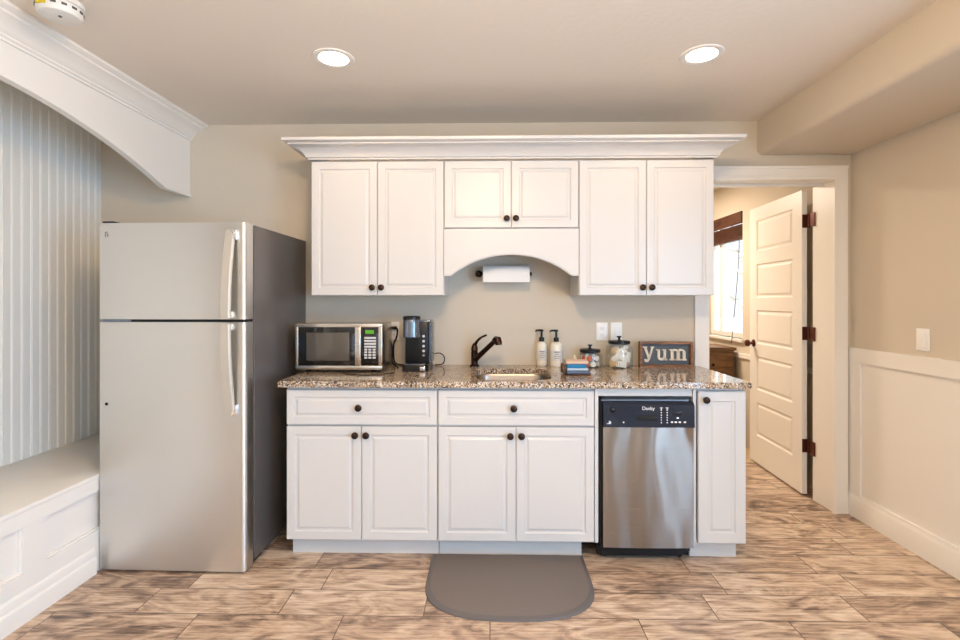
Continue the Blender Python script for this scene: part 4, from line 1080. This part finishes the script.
names = ['white packet in the taller glass jar', 'tan packet in the taller glass jar', 'pink packet low in the taller glass jar', 'white packet with an orange print in the taller glass jar']
pos = [  # dx, dy, z, tilt, kind (front layer first, then middle and back layers)
    (-0.040, -0.045, 0.030, 0.25, 1), (0.000, -0.058, 0.026, -0.15, 0), (0.031, -0.038, 0.036, -0.9, 2),
    (-0.030, -0.054, 0.064, 0.75, 0), (0.012, -0.060, 0.062, -0.75, 0), (0.046, -0.044, 0.068, 1.25, 0),
    (-0.038, -0.046, 0.098, -0.35, 1), (0.004, -0.058, 0.102, 0.6, 0), (0.038, -0.046, 0.106, 1.45, 3),
    (-0.036, 0.0, 0.03, 0.3, 0), (0.032, 0.004, 0.034, -0.3, 0), (-0.02, -0.018, 0.07, -0.6, 0), (0.03, -0.015, 0.07, 0.5, 1), (-0.03, -0.01, 0.108, 0.2, 0), (0.0, 0.03, 0.06, 0.2, 0)]
for dx, dy, z, tl, kd in pos:
    ang = math.atan2(dx, -dy) * 0.8
    o = place(kd, psrc, pflag, (cx + dx * (0.96 if z < 0.09 else 0.78), cy + dy * (0.93 if z < 0.09 else 0.8), CZ + z), (0, 0, 0), names[kd], ('plain white packets in the taller jar', 'tan packets in the taller jar', 'pink packets in the taller jar', 'orange print packets in the taller jar')[kd])
    m_ = Matrix.Rotation(ang, 4, 'Z') @ Matrix.Rotation(PI / 2 + random.uniform(-.15, .15), 4, 'X') @ Matrix.Rotation(tl, 4, 'Z')
    o.rotation_euler = m_.to_euler()

# ------------------------------------------------------------------ "yum" sign
sg = thing('wooden_sign', 'brown framed wooden sign reading yum at the right of the counter', 'sign', (1.078, 3.075, CZ), -0.03, local=True)
w2, h2, d2_ = 0.159, 0.154, 0.042
fw = 0.014
obj('frame', Bs([(-w2, w2, 0, d2_, 0, fw), (-w2, w2, 0, d2_, h2 - fw, h2), (-w2, -w2 + fw, 0, d2_, fw, h2 - fw), (w2 - fw, w2, 0, d2_, fw, h2 - fw)]), 'frame_wood', sg, smooth=False)
obj('board', B(-w2 + fw, w2 - fw, 0.026, 0.032, fw, h2 - fw), 'slate', sg, smooth=False)
def stroke(bm, pts, wd, y0=0.010, y1=0.0258):
    pts = [Vector((p[0], p[1])) for p in pts]; n = len(pts); Lp, Rp = [], []
    wds = wd if isinstance(wd, (list, tuple)) else [wd] * n
    for i in range(n):
        t = (pts[min(i + 1, n - 1)] - pts[max(i - 1, 0)]).normalized(); nn = Vector((-t.y, t.x)) * wds[i] / 2
        Lp.append(pts[i] + nn); Rp.append(pts[i] - nn)
    for i in range(n - 1):
        q = [Lp[i], Lp[i + 1], Rp[i + 1], Rp[i]]
        extrude_poly(bm, [(v.x, y0, v.y) for v in q], (0, y1 - y0, 0))
def arcpts(cx, cz, rx, rz, a0, a1, n=10):
    return [(cx + rx * math.cos(math.radians(a0 + (a1 - a0) * k / n)), cz + rz * math.sin(math.radians(a0 + (a1 - a0) * k / n))) for k in range(n + 1)]
zb0, zx = 0.040, 0.108     # baseline, x-height
T = 0.016; S = 0.008
bm = bmesh.new()          # y
stroke(bm, [(-0.118, zx + .012), (-0.084, zb0 + 0.008)], T); stroke(bm, [(-0.060, zx + .012), (-0.086, zb0 + 0.006), (-0.096, zb0 - 0.004), (-0.108, zb0 - 0.006)], [T * .75, T * .75, T * .8, T * .8])
stroke(bm, [(-0.134, zx + .012), (-0.102, zx + .012)], S); stroke(bm, [(-0.073, zx + .012), (-0.049, zx + .012)], S)
stroke(bm, arcpts(-0.112, zb0 - 0.001, 0.006, 0.006, 0, 330), 0.008)
for v in bm.verts: v.co.x = -0.106 + (v.co.x - (-0.0915)) * 0.78
obj('letter', bm, 'letter', sg, smooth=False)
bm = bmesh.new()          # u
stroke(bm, [(-0.027, zx), (-0.027, zb0 + 0.022)] + arcpts(-0.007, zb0 + 0.022, 0.020, 0.017, 180, 360), [T] * 6 + [T * .8] * 7); stroke(bm, [(0.015, zx), (0.015, zb0)], T)
stroke(bm, [(-0.044, zx - S / 2), (-0.022, zx - S / 2)], S); stroke(bm, [(0.000, zx - S / 2), (0.020, zx - S / 2)], S); stroke(bm, [(0.012, zb0 + S / 2), (0.032, zb0 + S / 2)], S)
for v in bm.verts: v.co.x = -0.025 + (v.co.x - (-0.006)) * 0.87
obj('letter', bm, 'letter', sg, smooth=False)
bm = bmesh.new()          # m
for x in (0.056, 0.090, 0.124): 
    stroke(bm, [(x, zb0), (x, zx - 0.012)], T * .95); stroke(bm, [(x - 0.014, zb0 + S / 2), (x + 0.014, zb0 + S / 2)], S)
stroke(bm, [(0.040, zx - S / 2), (0.064, zx - S / 2)], S); stroke(bm, [(0.056, zx - 0.014), (0.056, zx)], T * .95)
stroke(bm, arcpts(0.073, zx - 0.018, 0.017, 0.014, 180, 0), T * .7); stroke(bm, arcpts(0.107, zx - 0.018, 0.017, 0.014, 180, 0), T * .7)
for v in bm.verts: v.co.x = 0.073 + (v.co.x - (0.089)) * 1.06
obj('letter', bm, 'letter', sg, smooth=False)

# ------------------------------------------------------------------ switch on the right wall
ws = thing('wall_switch', 'white rocker switch on the right wall above the wainscot', 'light switch', (XR, 2.64, 1.122))
obj('plate', B(XR - 0.006, XR - 0.0002, 2.601, 2.679, 1.062, 1.178, bev=0.002), 'plate', ws)
obj('rocker', B(XR - 0.010, XR - 0.005, 2.623, 2.657, 1.089, 1.155, bev=0.0015), 'plate', ws)

# ------------------------------------------------------------------ floor mat
def mat_outline(ins, z):
    x0, x1, yb, yf = -0.300 + ins, 0.478 - ins, 2.592 - ins, 2.060 + ins
    out = [(x1, yb), (x0, yb), (x0, yf + 0.30)]
    xc_, hw_ = (x0 + x1) / 2, (x1 - x0) / 2
    for k in range(1, 32):
        a = PI + PI * k / 32
        ca, sa = math.cos(a), math.sin(a)
        out.append((xc_ + hw_ * math.copysign(abs(ca) ** 0.74, ca), yf + 0.30 + (0.30) * math.copysign(abs(sa) ** 0.74, sa)))
    out.append((x1, yf + 0.30))
    return [(p[0], p[1], z) for p in out]
mt = thing('floor_mat', 'grey half-round cushioned mat on the floor before the sink', 'mat', (0.09, 2.33, 0))
bm = bmesh.new(); loft(bm, [mat_outline(0, 0.0005), mat_outline(0.002, 0.008), mat_outline(0.016, 0.014), mat_outline(0.020, 0.0135)], cap1=True); obj('border', bm, 'mat_edge', mt)
bm = bmesh.new(); loft(bm, [mat_outline(0.0202, 0.0136), mat_outline(0.026, 0.0155)], cap0=False); obj('top', bm, 'mat', mt)
